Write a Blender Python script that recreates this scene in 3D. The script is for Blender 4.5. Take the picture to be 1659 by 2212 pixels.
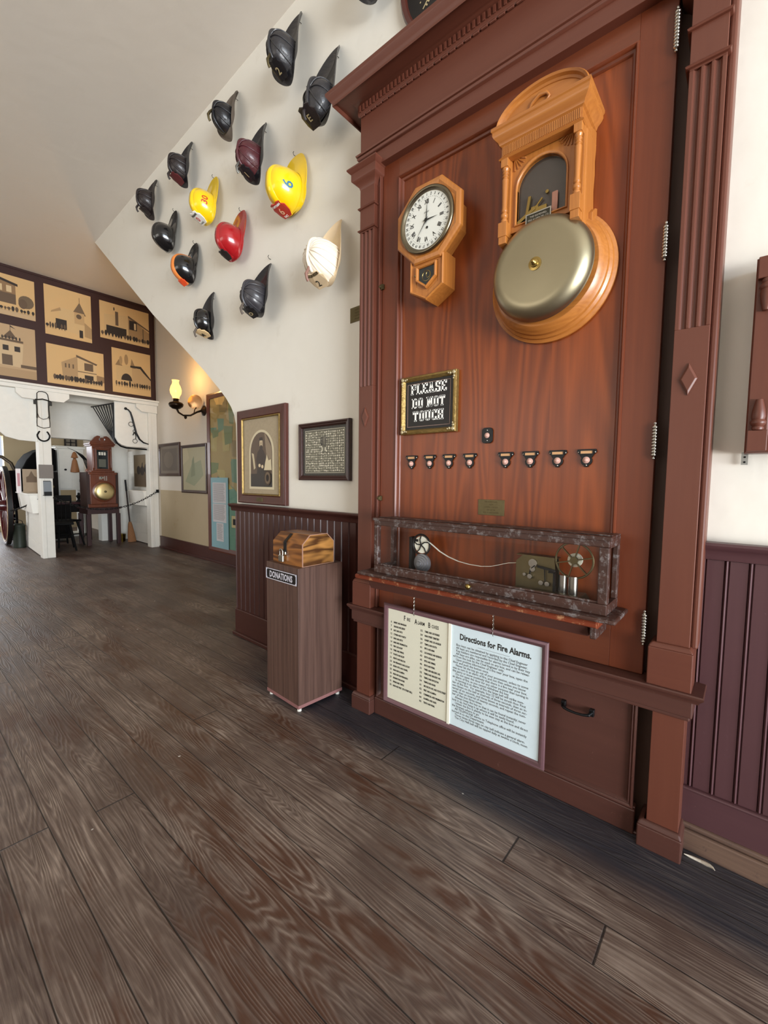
import bpy, bmesh, math, random
from mathutils import Vector, Matrix
random.seed(7)
S = bpy.context.scene
for o in list(bpy.data.objects): bpy.data.objects.remove(o)
PI = math.pi
R_ = math.radians

# ------------------------------------------------------------------ camera
F_PX = 931.0
yaw, pitch, roll = -.69945, -.0710833, .01161518
fw = Vector((math.sin(yaw)*math.cos(pitch), math.cos(yaw)*math.cos(pitch), math.sin(pitch)))
rt = fw.cross(Vector((0, 0, 1))).normalized(); up = rt.cross(fw)
r2 = rt*math.cos(roll)+up*math.sin(roll); u2 = -rt*math.sin(roll)+up*math.cos(roll)
cd = bpy.data.cameras.new('camera'); cam = bpy.data.objects.new('camera', cd)
S.collection.objects.link(cam)
cam.matrix_world = Matrix(((r2.x, u2.x, -fw.x, 0), (r2.y, u2.y, -fw.y, 0), (r2.z, u2.z, -fw.z, 1.2), (0, 0, 0, 1)))
cd.sensor_fit = 'VERTICAL'; cd.sensor_height = 36; cd.sensor_width = 27; cd.lens = F_PX/2212*36
cd.clip_start = .05; cd.clip_end = 100
S.camera = cam

# ------------------------------------------------------------------ light and exposure
S.view_settings.view_transform = 'Standard'; S.view_settings.look = 'None'
S.view_settings.gamma = 1; S.view_settings.use_curve_mapping = False
S.view_settings.exposure = 0.2
W = bpy.data.worlds.new('sky'); S.world = W; W.use_nodes = True
W.node_tree.nodes['Background'].inputs[0].default_value = (.78, .86, 1, 1)
W.node_tree.nodes['Background'].inputs[1].default_value = 0.7
def area(name, loc, target, sx, sy, power, colr, spread=180):
    l = bpy.data.lights.new(name, 'AREA'); l.shape = 'RECTANGLE'; l.size = sx; l.size_y = sy
    l.energy = power; l.color = colr; l.spread = R_(spread)
    o = bpy.data.objects.new(name, l); S.collection.objects.link(o); o.location = loc
    o.rotation_euler = (Vector(target)-Vector(loc)).to_track_quat('-Z', 'Y').to_euler()
    return o
area('front_door_daylight', (7.6, -1.9, 1.7), (-3, 0.2, 1.6), 4.6, 3.0, 600, (.74, .87, 1))
area('front_door_ground_bounce', (7.0, -1.9, .25), (-2.5, 0, 3.9), 4.6, 1.6, 760, (.97, .96, .94))
area('side_fill', (-4.0, -4.6, 2.0), (-4.0, 1.5, 2.0), 5.0, 1.8, 62, (1, .95, .88))  # added fill lamp; no window stands here, lifts the upper wall and ceiling
area('rear_window_daylight', (-10.6, -2.2, 2.2), (-10.4, 2.4, .6), 2.4, 1.8, 130, (.95, .97, 1))
area('rear_yard_daylight', (-13.0, 1.2, 1.4), (-8.8, 1.6, 0), 1.2, 1.8, 40, (.9, .95, 1))

# ------------------------------------------------------------------ helpers
def C(h, a=1):
    h = h.lstrip('#'); v = [int(h[i:i+2], 16)/255 for i in (0, 2, 4)]
    return tuple([(x/12.92 if x <= .04045 else ((x+.055)/1.055)**2.4) for x in v]+[a])
ROOTM = {}
def thing(name, label, cat, loc=(0, 0, 0), rz=0, group=None, M=None):
    o = bpy.data.objects.new(name, None); S.collection.objects.link(o)
    o.empty_display_size = .05
    if M is None: M = Matrix.Translation(loc) @ Matrix.Rotation(rz, 4, 'Z')
    o.matrix_world = M; ROOTM[o.name] = M.copy()
    o['label'] = label; o['category'] = cat
    if group: o['group'] = group
    return o
def tag(o, label, cat, group=None):
    o['label'] = label; o['category'] = cat
    if group: o['group'] = group
    return o
def rootM(o):
    while o is not None:
        if o.name in ROOTM: return ROOTM[o.name]
        o = o.parent
    return Matrix()
class MB:
    def __init__(s, local=False, xf=None): s.v = []; s.f = []; s.c = []; s.local = local; s.xf = xf
    def add(s, vs, fs, col=None):
        n = len(s.v)
        for p in vs:
            p = Vector(p); s.v.append(s.xf @ p if s.xf is not None else p)
        for f in fs: s.f.append(tuple(i+n for i in f)); s.c.append(col)
        return s
    def box(s, x0, x1, y0, y1, z0, z1, col=None):
        vs = [(x, y, z) for z in (z0, z1) for y in (y0, y1) for x in (x0, x1)]
        return s.add(vs, [(0, 2, 3, 1), (4, 5, 7, 6), (0, 1, 5, 4), (2, 6, 7, 3), (0, 4, 6, 2), (1, 3, 7, 5)], col)
    def obox(s, p0, p1, w, h, upv=(0, 0, 1), col=None):
        p0 = Vector(p0); p1 = Vector(p1); d = (p1-p0).normalized(); a = d.cross(Vector(upv))
        if a.length < 1e-5: a = d.cross(Vector((1, 0, 0)))
        a.normalize(); b = a.cross(d)
        vs = [p+a*i*w/2+b*j*h/2 for p in (p0, p1) for i, j in ((-1, -1), (1, -1), (1, 1), (-1, 1))]
        return s.add(vs, [(0, 1, 2, 3), (4, 7, 6, 5), (0, 4, 5, 1), (1, 5, 6, 2), (2, 6, 7, 3), (3, 7, 4, 0)], col)
    def prism(s, poly, a0, a1, axis='y', col=None, scale1=1, c=(0, 0)):
        n = len(poly)
        def P(u, v, a):
            return (u, a, v) if axis == 'y' else ((a, u, v) if axis == 'x' else (u, v, a))
        vs = [P(u, v, a0) for u, v in poly]+[P(c[0]+(u-c[0])*scale1, c[1]+(v-c[1])*scale1, a1) for u, v in poly]
        fs = [tuple(range(n)), tuple(range(2*n-1, n-1, -1))]+[(i, i+n, (i+1) % n+n, (i+1) % n) for i in range(n)]
        return s.add(vs, fs, col)
    def loops(s, L, closed_u=True, closed_v=False, cap=False, col=None):
        m = len(L); n = len(L[0]); vs = [p for l in L for p in l]; fs = []
        for i in range(m if closed_v else m-1):
            for j in range(n if closed_u else n-1):
                a = i*n+j; b = i*n+(j+1) % n; i2 = (i+1) % m
                fs.append((a, b, i2*n+(j+1) % n, i2*n+j))
        if cap: fs.append(tuple(range(n-1, -1, -1))); fs.append(tuple(range((m-1)*n, m*n)))
        return s.add(vs, fs, col)
    def lathe(s, prof, org, axis=(0, 0, 1), n=24, col=None, cap=False):
        ax = Vector(axis).normalized(); a = ax.cross(Vector((0, 0, 1)))
        if a.length < 1e-4: a = Vector((1, 0, 0))
        a.normalize(); b = ax.cross(a); org = Vector(org)
        L = [[org+ax*h+(a*math.cos(2*PI*k/n)+b*math.sin(2*PI*k/n))*r for k in range(n)] for r, h in prof]
        return s.loops(L, cap=cap, col=col)
    def cyl(s, p0, p1, r0, r1=None, n=12, col=None):
        p0 = Vector(p0); p1 = Vector(p1); r1 = r0 if r1 is None else r1
        return s.lathe([(r0, 0), (r1, (p1-p0).length)], p0, p1-p0, n, col, cap=True)
    def tube(s, pts, r, n=8, closed=False, col=None):
        pts = [Vector(p) for p in pts]; m = len(pts); L = []; prev = None
        for i, p in enumerate(pts):
            if closed: d = pts[(i+1) % m]-pts[i-1]
            else: d = pts[min(i+1, m-1)]-pts[max(i-1, 0)]
            d.normalize()
            if prev is None:
                a = d.cross(Vector((0, 0, 1)))
                if a.length < 1e-3: a = d.cross(Vector((0, 1, 0)))
            else: a = prev-d*prev.dot(d)
            a.normalize(); prev = a; b = d.cross(a); rr = r[i] if isinstance(r, (list, tuple)) else r
            L.append([p+(a*math.cos(2*PI*k/n)+b*math.sin(2*PI*k/n))*rr for k in range(n)])
        return s.loops(L, closed_v=closed, cap=not closed, col=col)
    def ell(s, c, rx, ry, rz, nu=16, nv=10, col=None):
        L = []
        for i in range(nv+1):
            t = -PI/2+PI*i/nv; k = max(math.cos(t), .001)
            L.append([(c[0]+rx*k*math.cos(2*PI*j/nu), c[1]+ry*k*math.sin(2*PI*j/nu), c[2]+rz*math.sin(t)) for j in range(nu)])
        return s.loops(L, cap=True, col=col)
    def ringp(s, polyf, prof, col=None):
        """sweep a closed profile [(inset, y)] round a polygon polyf(inset) -> [(x, z)]"""
        L = [[(x, y, z) for x, z in polyf(d)] for d, y in prof]
        return s.loops(L, closed_v=True, col=col)
    def frame(s, x0, x1, z0, z1, prof, col=None):
        return s.ringp(lambda d: [(x0+d, z0+d), (x1-d, z0+d), (x1-d, z1-d), (x0+d, z1-d)], prof, col)
    def build(s, name, mat, parent=None, bevel=0, smooth=False, label=None, seg=2):
        me = bpy.data.meshes.new(name)
        vs = s.v
        if parent is not None and not s.local:
            Mi = rootM(parent).inverted(); vs = [Mi @ p for p in vs]
        me.from_pydata([tuple(p) for p in vs], [], s.f); me.update()
        bm = bmesh.new(); bm.from_mesh(me); bmesh.ops.recalc_face_normals(bm, faces=bm.faces); bm.to_mesh(me); bm.free()
        if any(c is not None for c in s.c):
            at = me.color_attributes.new('Col', 'FLOAT_COLOR', 'CORNER'); k = 0
            for p, c in zip(me.polygons, s.c):
                cc = C(c) if isinstance(c, str) else (c or (.5, .5, .5, 1))
                for _ in range(p.loop_total): at.data[k].color = cc; k += 1
        o = bpy.data.objects.new(name, me); S.collection.objects.link(o)
        mats = mat if isinstance(mat, (list, tuple)) else [mat]
        for m in mats: me.materials.append(m)
        if smooth:
            me.shade_smooth(); me.set_sharp_from_angle(angle=R_(smooth if smooth is not True else 40))
        if bevel:
            b = o.modifiers.new('bevel', 'BEVEL'); b.width = bevel; b.segments = seg; b.limit_method = 'ANGLE'; b.angle_limit = R_(35)
            b.harden_normals = False
        if parent is not None: o.parent = parent
        if label: o['label'] = label
        return o
def struct(o, label=None):
    o['kind'] = 'structure'
    if label: o['label'] = label
    return o
def arc(cx, cz, r, a0, a1, n, rz=None):
    rz = r if rz is None else rz
    return [(cx+r*math.cos(R_(a0+(a1-a0)*i/n)), cz+rz*math.sin(R_(a0+(a1-a0)*i/n))) for i in range(n+1)]
def text_mesh(body, size, align='LEFT', bold=0, shear=0, spacing=1):
    cu = bpy.data.curves.new('txt', 'FONT'); cu.body = body; cu.size = size; cu.align_x = align
    cu.offset = bold; cu.resolution_u = 2; cu.shear = shear; cu.space_character = spacing
    o = bpy.data.objects.new('txt', cu); S.collection.objects.link(o)
    bpy.context.view_layer.update()
    me = bpy.data.meshes.new_from_object(o.evaluated_get(bpy.context.evaluated_depsgraph_get()))
    vs = [v.co.copy() for v in me.vertices]; fs = [tuple(p.vertices) for p in me.polygons]
    bpy.data.objects.remove(o); bpy.data.curves.remove(cu); bpy.data.meshes.remove(me)
    return vs, fs
def put_text(mb, body, size, x, y, z, align='LEFT', bold=0, col=None, sx=1, sz=1, rot=0, spacing=1, fn=None):
    """flat lettering in the x-z plane facing -y"""
    vs, fs = text_mesh(body, size, align, bold, spacing=spacing)
    c, s_ = math.cos(rot), math.sin(rot)
    out = []
    for v in vs:
        a, b = v.x*sx, v.y*sz
        if fn: out.append(fn(a, b))
        else: out.append((x+a*c-b*s_, y, z+a*s_+b*c))
    mb.add(out, fs, col)

# ------------------------------------------------------------------ materials
def nt(name):
    m = bpy.data.materials.new(name); m.use_nodes = True
    t = m.node_tree; b = t.nodes['Principled BSDF']
    return m, t, b
def N(t, ty, **k):
    n = t.nodes.new(ty)
    for a, v in k.items():
        if a in ('inp',):
            for i, x in v.items(): n.inputs[i].default_value = x
        else: setattr(n, a, v)
    return n
def L(t, a, b): t.links.new(a, b)
_mc = {}
def mat(name, col, rough=.5, metal=0, coat=0, emis=0, noise=0, nscale=8, bump=0, spec=.5, alpha=1):
    key = name
    if key in _mc: return _mc[key]
    m, t, b = nt(name); c = C(col) if isinstance(col, str) else col
    b.inputs['Base Color'].default_value = c; b.inputs['Roughness'].default_value = rough
    b.inputs['Metallic'].default_value = metal; b.inputs['Coat Weight'].default_value = coat
    b.inputs['Specular IOR Level'].default_value = spec
    if emis: b.inputs['Emission Color'].default_value = c; b.inputs['Emission Strength'].default_value = emis
    if noise or bump:
        tc = N(t, 'ShaderNodeTexCoord'); no = N(t, 'ShaderNodeTexNoise', inp={'Scale': nscale, 'Detail': 5, 'Roughness': .6})
        L(t, tc.outputs['Object'], no.inputs['Vector'])
        if noise:
            mx = N(t, 'ShaderNodeMix', data_type='RGBA'); mx.inputs[6].default_value = tuple([x*(1-noise) for x in c[:3]]+[1])
            mx.inputs[7].default_value = tuple([min(1, x*(1+noise)) for x in c[:3]]+[1])
            L(t, no.outputs['Fac'], mx.inputs[0]); L(t, mx.outputs[2], b.inputs['Base Color'])
        if bump:
            bp = N(t, 'ShaderNodeBump', inp={'Strength': bump, 'Distance': .01}); L(t, no.outputs['Fac'], bp.inputs['Height']); L(t, bp.outputs[0], b.inputs['Normal'])
    _mc[key] = m; return m
def painted():
    m, t, b = nt('printed_paper'); a = N(t, 'ShaderNodeVertexColor', layer_name='Col')
    L(t, a.outputs['Color'], b.inputs['Base Color']); b.inputs['Roughness'].default_value = .55
    return m
def wood(name, dark, light, axis='z', freq=9, grain=.5, rough=.4, streak=.5, across=6, along=.55, coat=0, wear=0, wearcol='#c98a5a', bump=.15, boards=0):
    """stretched noise contours read as cathedral grain; axis = direction of the grain"""
    if name in _mc: return _mc[name]
    m, t, b = nt(name)
    tc = N(t, 'ShaderNodeTexCoord'); mp = N(t, 'ShaderNodeMapping')
    sc = {'x': (along, across, across), 'y': (across, along, across), 'z': (across, across, along)}[axis]
    mp.inputs['Scale'].default_value = sc; L(t, tc.outputs['Object'], mp.inputs['Vector'])
    vec = mp.outputs[0]
    if boards:
        sp = N(t, 'ShaderNodeSeparateXYZ'); L(t, tc.outputs['Object'], sp.inputs[0])
        dv = N(t, 'ShaderNodeMath', operation='DIVIDE'); L(t, sp.outputs[0], dv.inputs[0]); dv.inputs[1].default_value = boards
        fl = N(t, 'ShaderNodeMath', operation='FLOOR'); L(t, dv.outputs[0], fl.inputs[0])
        ml = N(t, 'ShaderNodeMath', operation='MULTIPLY'); L(t, fl.outputs[0], ml.inputs[0]); ml.inputs[1].default_value = 3.37
        cx = N(t, 'ShaderNodeCombineXYZ'); L(t, ml.outputs[0], cx.inputs[2]); L(t, ml.outputs[0], cx.inputs[1])
        ad = N(t, 'ShaderNodeVectorMath', operation='ADD'); L(t, vec, ad.inputs[0]); L(t, cx.outputs[0], ad.inputs[1]); vec = ad.outputs[0]
    n1 = N(t, 'ShaderNodeTexNoise', inp={'Scale': 1, 'Detail': 2, 'Roughness': .45, 'Distortion': .3}); L(t, vec, n1.inputs['Vector'])
    mu = N(t, 'ShaderNodeMath', operation='MULTIPLY'); L(t, n1.outputs['Fac'], mu.inputs[0]); mu.inputs[1].default_value = freq*2*PI
    si = N(t, 'ShaderNodeMath', operation='SINE'); L(t, mu.outputs[0], si.inputs[0])
    m1 = N(t, 'ShaderNodeMapRange', inp={1: -1, 2: 1, 3: .5-grain/2, 4: .5+grain/2}); L(t, si.outputs[0], m1.inputs[0])
    mp2 = N(t, 'ShaderNodeMapping')
    sc2 = {'x': (3, 90, 90), 'y': (90, 3, 90), 'z': (90, 90, 3)}[axis]
    mp2.inputs['Scale'].default_value = sc2; L(t, tc.outputs['Object'], mp2.inputs['Vector'])
    n2 = N(t, 'ShaderNodeTexNoise', inp={'Scale': 1, 'Detail': 3, 'Roughness': .6}); L(t, mp2.outputs[0], n2.inputs['Vector'])
    mx = N(t, 'ShaderNodeMix', data_type='FLOAT'); mx.inputs[0].default_value = streak
    L(t, m1.outputs[0], mx.inputs[2]); L(t, n2.outputs['Fac'], mx.inputs[3])
    n3 = N(t, 'ShaderNodeTexNoise', inp={'Scale': .35, 'Detail': 2}); L(t, vec, n3.inputs['Vector'])
    a3 = N(t, 'ShaderNodeMath', operation='MULTIPLY_ADD'); L(t, n3.outputs['Fac'], a3.inputs[0]); a3.inputs[1].default_value = .55; a3.inputs[2].default_value = -.275
    ad3 = N(t, 'ShaderNodeMath', operation='ADD', use_clamp=True); L(t, mx.outputs[0], ad3.inputs[0]); L(t, a3.outputs[0], ad3.inputs[1])
    cm = N(t, 'ShaderNodeMix', data_type='RGBA'); cm.inputs[6].default_value = C(dark); cm.inputs[7].default_value = C(light)
    L(t, ad3.outputs[0], cm.inputs[0]); out = cm.outputs[2]
    if wear:
        nw = N(t, 'ShaderNodeTexNoise', inp={'Scale': 34, 'Detail': 8, 'Roughness': .8}); L(t, tc.outputs['Object'], nw.inputs['Vector'])
        rw = N(t, 'ShaderNodeMapRange', inp={1: .68-wear*.08, 2: .76-wear*.08, 3: 0, 4: .75}); L(t, nw.outputs['Fac'], rw.inputs[0])
        wm = N(t, 'ShaderNodeMix', data_type='RGBA'); L(t, rw.outputs[0], wm.inputs[0]); L(t, out, wm.inputs[6]); wm.inputs[7].default_value = C(wearcol); out = wm.outputs[2]
    L(t, out, b.inputs['Base Color'])
    b.inputs['Roughness'].default_value = rough; b.inputs['Coat Weight'].default_value = coat; b.inputs['Coat Roughness'].default_value = .25
    if bump:
        bp = N(t, 'ShaderNodeBump', inp={'Strength': bump, 'Distance': .003}); L(t, mx.outputs[0], bp.inputs['Height']); L(t, bp.outputs[0], b.inputs['Normal'])
    _mc[name] = m; return m
def floor_mat():
    m, t, b = nt('floor_planks'); tc = N(t, 'ShaderNodeTexCoord'); sp = N(t, 'ShaderNodeSeparateXYZ'); L(t, tc.outputs['Object'], sp.inputs[0])
    def M2(op, a, bb=None, c=None, clamp=False):
        n = N(t, 'ShaderNodeMath', operation=op, use_clamp=clamp)
        for i, x in enumerate((a, bb, c)):
            if x is None: continue
            if isinstance(x, (int, float)): n.inputs[i].default_value = x
            else: L(t, x, n.inputs[i])
        return n.outputs[0]
    def MR(a, *r):
        n = N(t, 'ShaderNodeMapRange', inp={1: r[0], 2: r[1], 3: r[2], 4: r[3]}); L(t, a, n.inputs[0]); return n.outputs[0]
    def CM(f, a, c):
        n = N(t, 'ShaderNodeMix', data_type='RGBA')
        L(t, f, n.inputs[0])
        for i, x in ((6, a), (7, c)):
            if isinstance(x, str): n.inputs[i].default_value = C(x)
            else: L(t, x, n.inputs[i])
        return n.outputs[2]
    x, y = sp.outputs[0], sp.outputs[1]
    wob = N(t, 'ShaderNodeTexNoise', inp={'Scale': 1.3, 'Detail': 2}); L(t, tc.outputs['Object'], wob.inputs['Vector'])
    yy = M2('ADD', y, M2('MULTIPLY', M2('SUBTRACT', wob.outputs['Fac'], .5), .004))
    pl = M2('DIVIDE', M2('SUBTRACT', yy, 1.49), .128); row = M2('FLOOR', pl); fr = M2('FRACT', pl)
    wn = N(t, 'ShaderNodeTexWhiteNoise', noise_dimensions='1D'); L(t, row, wn.inputs['W'])
    xs = M2('DIVIDE', M2('ADD', x, M2('MULTIPLY', wn.outputs['Value'], 7.0)), 4.6); seg = M2('FLOOR', xs); fx = M2('FRACT', xs)
    wn2 = N(t, 'ShaderNodeTexWhiteNoise', noise_dimensions='2D'); cb = N(t, 'ShaderNodeCombineXYZ'); L(t, row, cb.inputs[0]); L(t, seg, cb.inputs[1]); L(t, cb.outputs[0], wn2.inputs['Vector'])
    rnd = wn2.outputs['Value']
    # seams
    s0 = N(t, 'ShaderNodeTexNoise', inp={'Scale': 3.5, 'Detail': 3}); L(t, tc.outputs['Object'], s0.inputs['Vector'])
    e1 = M2('MINIMUM', fr, M2('SUBTRACT', 1, fr)); seam = MR(M2('ADD', e1, M2('MULTIPLY', M2('SUBTRACT', s0.outputs['Fac'], .5), .03)), .006, .020, 1, 0)
    e2 = M2('MINIMUM', fx, M2('SUBTRACT', 1, fx)); seam2 = MR(e2, .0004, .0009, 1, 0); seam = M2('MAXIMUM', seam, seam2)
    # grain
    gv = N(t, 'ShaderNodeCombineXYZ'); L(t, M2('MULTIPLY', M2('ADD', x, M2('MULTIPLY', rnd, 31)), .9), gv.inputs[0]); L(t, M2('MULTIPLY', yy, 9), gv.inputs[1]); L(t, M2('MULTIPLY', rnd, 17), gv.inputs[2])
    g1 = N(t, 'ShaderNodeTexNoise', inp={'Scale': 1, 'Detail': 1.6, 'Roughness': .45, 'Distortion': .3}); L(t, gv.outputs[0], g1.inputs['Vector'])
    ring = M2('SINE', M2('MULTIPLY', g1.outputs['Fac'], 190)); ringn = MR(ring, -1, 1, 0, 1); ringp = M2('POWER', ringn, 1.6)
    sv = N(t, 'ShaderNodeCombineXYZ'); L(t, M2('MULTIPLY', x, 5), sv.inputs[0]); L(t, M2('MULTIPLY', yy, 130), sv.inputs[1]); L(t, rnd, sv.inputs[2])
    s1 = N(t, 'ShaderNodeTexNoise', inp={'Scale': 1, 'Detail': 4, 'Roughness': .65}); L(t, sv.outputs[0], s1.inputs['Vector'])
    bl = N(t, 'ShaderNodeTexNoise', inp={'Scale': 2.2, 'Detail': 5, 'Roughness': .62}); L(t, tc.outputs['Object'], bl.inputs['Vector'])
    bare = MR(bl.outputs['Fac'], .40, .62, 0, 1)
    base = CM(rnd, '#463530', '#5f4d44'); pale = CM(s1.outputs['Fac'], '#7d6c61', '#b9a89a')
    amt = M2('MULTIPLY', M2('ADD', M2('MULTIPLY', ringp, M2('MULTIPLY_ADD', rnd, .45, .18)), M2('MULTIPLY', MR(s1.outputs['Fac'], .35, .75, 0, 1), .62)), M2('MULTIPLY_ADD', bare, .85, .25), clamp=True)
    col = CM(amt, base, pale)
    # red stain remains
    rs = N(t, 'ShaderNodeTexNoise', inp={'Scale': 1.1, 'Detail': 6, 'Roughness': .7}); mpr = N(t, 'ShaderNodeMapping'); mpr.inputs['Scale'].default_value = (1, 3, 1); mpr.inputs['Location'].default_value = (4, 2, 0)
    L(t, tc.outputs['Object'], mpr.inputs[0]); L(t, mpr.outputs[0], rs.inputs['Vector'])
    redf = M2('MULTIPLY', MR(rs.outputs['Fac'], .50, .60, 0, 1), M2('SUBTRACT', 1, M2('MULTIPLY', ringp, .6)))
    col = CM(M2('MULTIPLY', redf, .85), col, '#50301f')
    # worn blue black band of old paint beside the wall
    bandn = M2('ADD', yy, M2('MULTIPLY', M2('SUBTRACT', bl.outputs['Fac'], .5), .22))
    band = M2('MULTIPLY', MR(bandn, 1.33, 1.45, 0, 1), MR(x, -2.6, -1.9, .25, 1))
    col = CM(M2('MULTIPLY', band, M2('MULTIPLY_ADD', s1.outputs['Fac'], -.5, 1.12), None, True), col, '#2a2d36')
    col = CM(M2('MULTIPLY', seam, .85), col, '#120d0b')
    # white paint flecks
    vo = N(t, 'ShaderNodeTexVoronoi', inp={'Scale': 5.5}); L(t, tc.outputs['Object'], vo.inputs['Vector'])
    fk = N(t, 'ShaderNodeTexNoise', inp={'Scale': 60}); L(t, tc.outputs['Object'], fk.inputs['Vector'])
    dd = M2('ADD', vo.outputs['Distance'], M2('MULTIPLY', M2('SUBTRACT', fk.outputs['Fac'], .5), .035))
    sel = N(t, 'ShaderNodeSeparateColor'); L(t, vo.outputs['Color'], sel.inputs[0])
    fleck = M2('MULTIPLY', MR(dd, .026, .036, 1, 0), M2('GREATER_THAN', sel.outputs[0], .72))
    col = CM(fleck, col, '#d5d2cc')
    L(t, col, b.inputs['Base Color'])
    rr = M2('MULTIPLY_ADD', amt, .25, .42); L(t, rr, b.inputs['Roughness'])
    h = M2('SUBTRACT', M2('MULTIPLY', M2('ADD', M2('MULTIPLY', ringp, .35), M2('MULTIPLY', s1.outputs['Fac'], .5)), 1), M2('MULTIPLY', seam, 2.2))
    bp = N(t, 'ShaderNodeBump', inp={'Strength': .45, 'Distance': .004}); L(t, h, bp.inputs['Height']); L(t, bp.outputs[0], b.inputs['Normal'])
    return m
def plaster(name, c1, c2, stain='#b9ad98', scale=1.2, amt=.35):
    m, t, b = nt(name); tc = N(t, 'ShaderNodeTexCoord')
    n = N(t, 'ShaderNodeTexNoise', inp={'Scale': scale, 'Detail': 6, 'Roughness': .6}); L(t, tc.outputs['Object'], n.inputs['Vector'])
    mx = N(t, 'ShaderNodeMix', data_type='RGBA'); mx.inputs[6].default_value = C(c1); mx.inputs[7].default_value = C(c2); L(t, n.outputs['Fac'], mx.inputs[0])
    n2 = N(t, 'ShaderNodeTexNoise', inp={'Scale': 3.1, 'Detail': 8, 'Roughness': .72}); L(t, tc.outputs['Object'], n2.inputs['Vector'])
    r = N(t, 'ShaderNodeMapRange', inp={1: .6, 2: .8, 3: 0, 4: amt}); L(t, n2.outputs['Fac'], r.inputs[0])
    m2 = N(t, 'ShaderNodeMix', data_type='RGBA'); L(t, r.outputs[0], m2.inputs[0]); L(t, mx.outputs[2], m2.inputs[6]); m2.inputs[7].default_value = C(stain)
    L(t, m2.outputs[2], b.inputs['Base Color']); b.inputs['Roughness'].default_value = .62
    n3 = N(t, 'ShaderNodeTexNoise', inp={'Scale': 9, 'Detail': 4}); L(t, tc.outputs['Object'], n3.inputs['Vector'])
    bp = N(t, 'ShaderNodeBump', inp={'Strength': .12, 'Distance': .02}); L(t, n3.outputs['Fac'], bp.inputs['Height']); L(t, bp.outputs[0], b.inputs['Normal'])
    return m
def pane_mat(name='clear_glass', tint=(1, 1, 1, 1)):
    if name in _mc: return _mc[name]
    m = bpy.data.materials.new(name); m.use_nodes = True; t = m.node_tree
    for n in list(t.nodes): t.nodes.remove(n)
    o = N(t, 'ShaderNodeOutputMaterial'); mx = N(t, 'ShaderNodeMixShader'); tr = N(t, 'ShaderNodeBsdfTransparent'); gl = N(t, 'ShaderNodeBsdfGlossy', inp={'Roughness': .03}); lw = N(t, 'ShaderNodeLayerWeight'); pw = N(t, 'ShaderNodeMath', operation='POWER'); pw.inputs[1].default_value = 5; sc_ = N(t, 'ShaderNodeMath', operation='MULTIPLY_ADD'); sc_.inputs[1].default_value = .5; sc_.inputs[2].default_value = .025
    tr.inputs[0].default_value = tint
    L(t, lw.outputs['Facing'], pw.inputs[0]); L(t, pw.outputs[0], sc_.inputs[0]); L(t, sc_.outputs[0], mx.inputs[0]); L(t, tr.outputs[0], mx.inputs[1]); L(t, gl.outputs[0], mx.inputs[2]); L(t, mx.outputs[0], o.inputs[0])
    _mc[name] = m; return m

PAINT = painted(); PANE = pane_mat()
WALL = plaster('white_plaster', '#e4ded0', '#ece8de')
CEIL = plaster('ceiling_plaster', '#dcd3c7', '#e4dcd1', scale=.6, amt=.15)
GREYWALL = plaster('recess_plaster', '#cfc6b8', '#d8d0c4')
BEIGE = plaster('beige_wall_paint', '#a8977a', '#b5a486', stain='#8f7746', scale=1.6, amt=.6)
WHITEPAINT = mat('white_painted_wood', '#e6e3da', .5, noise=.06, nscale=14, bump=.06)
DOORW = wood('stained_fir_panel', '#541f06', '#924517', 'z', freq=15, grain=.75, rough=.36, streak=.5, across=4.5, along=.45, coat=.08, boards=.245, bump=.06)
STILE = wood('stained_fir_stile', '#55230f', '#74361a', 'z', freq=6, grain=.3, rough=.42, streak=.6, coat=.06, bump=.06)
RAILW = wood('stained_fir_rail', '#552716', '#733a20', 'x', freq=6, grain=.4, rough=.38, streak=.6, coat=.2, bump=.06)
CASING = wood('reddish_brown_casing', '#562b1f', '#683a2a', 'z', freq=5, grain=.15, rough=.42, streak=.5, bump=.05, wear=.15, wearcol='#8a5238')
CASINGX = wood('reddish_brown_casing_across', '#562b1f', '#683a2a', 'x', freq=5, grain=.15, rough=.42, streak=.5, bump=.05, wear=.3)
LOWER = wood('worn_lower_casing_daylight_tint', '#43261f', '#57342b', 'x', freq=5, grain=.2, rough=.42, streak=.4, bump=.06, wear=.7, wearcol='#8b6a5c')  # worn lower casing; darker purple cast of reflected daylight put into the colour
WAINS = wood('dark_maroon_wainscot', '#3c1d18', '#4c2720', 'z', freq=4, grain=.1, rough=.4, streak=.4, bump=.04, wear=.3, wearcol='#6b4540')
WAINSX = wood('dark_maroon_trim', '#3c1d18', '#4c2720', 'x', freq=4, grain=.1, rough=.4, streak=.4, bump=.04, wear=.8, wearcol='#8b6e55')
OAK = wood('golden_oak', '#8e4f1d', '#c07c38', 'z', freq=16, grain=.35, rough=.38, streak=.6, across=9, coat=.3)
OAKX = wood('golden_oak_across', '#8e4f1d', '#c07c38', 'x', freq=16, grain=.35, rough=.38, streak=.6, across=9, coat=.3)
CASEW = wood('worn_dark_case_wood', '#2a1813', '#4a2d23', 'x', freq=8, grain=.4, rough=.45, streak=.6, wear=2.0, wearcol='#77706e')
SHELFW = wood('worn_red_shelf_wood', '#5a2415', '#803a22', 'x', freq=8, grain=.4, rough=.4, streak=.6, wear=1.7, wearcol='#b98a62')
WALNUT = wood('walnut_laminate', '#33201b', '#6e5246', 'z', freq=8, grain=.7, rough=.45, streak=.7, across=10, along=.3)
CHESTW = wood('zebra_stained_pine', '#4c2810', '#9c6430', 'x', freq=5, grain=1, rough=.3, streak=.2, across=14, along=2.5, coat=.3)
CHESTE = wood('zebra_stained_pine_end', '#4e3019', '#b07c42', 'y', freq=4, grain=1.2, rough=.3, streak=.15, across=16, along=3, coat=.3)
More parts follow.
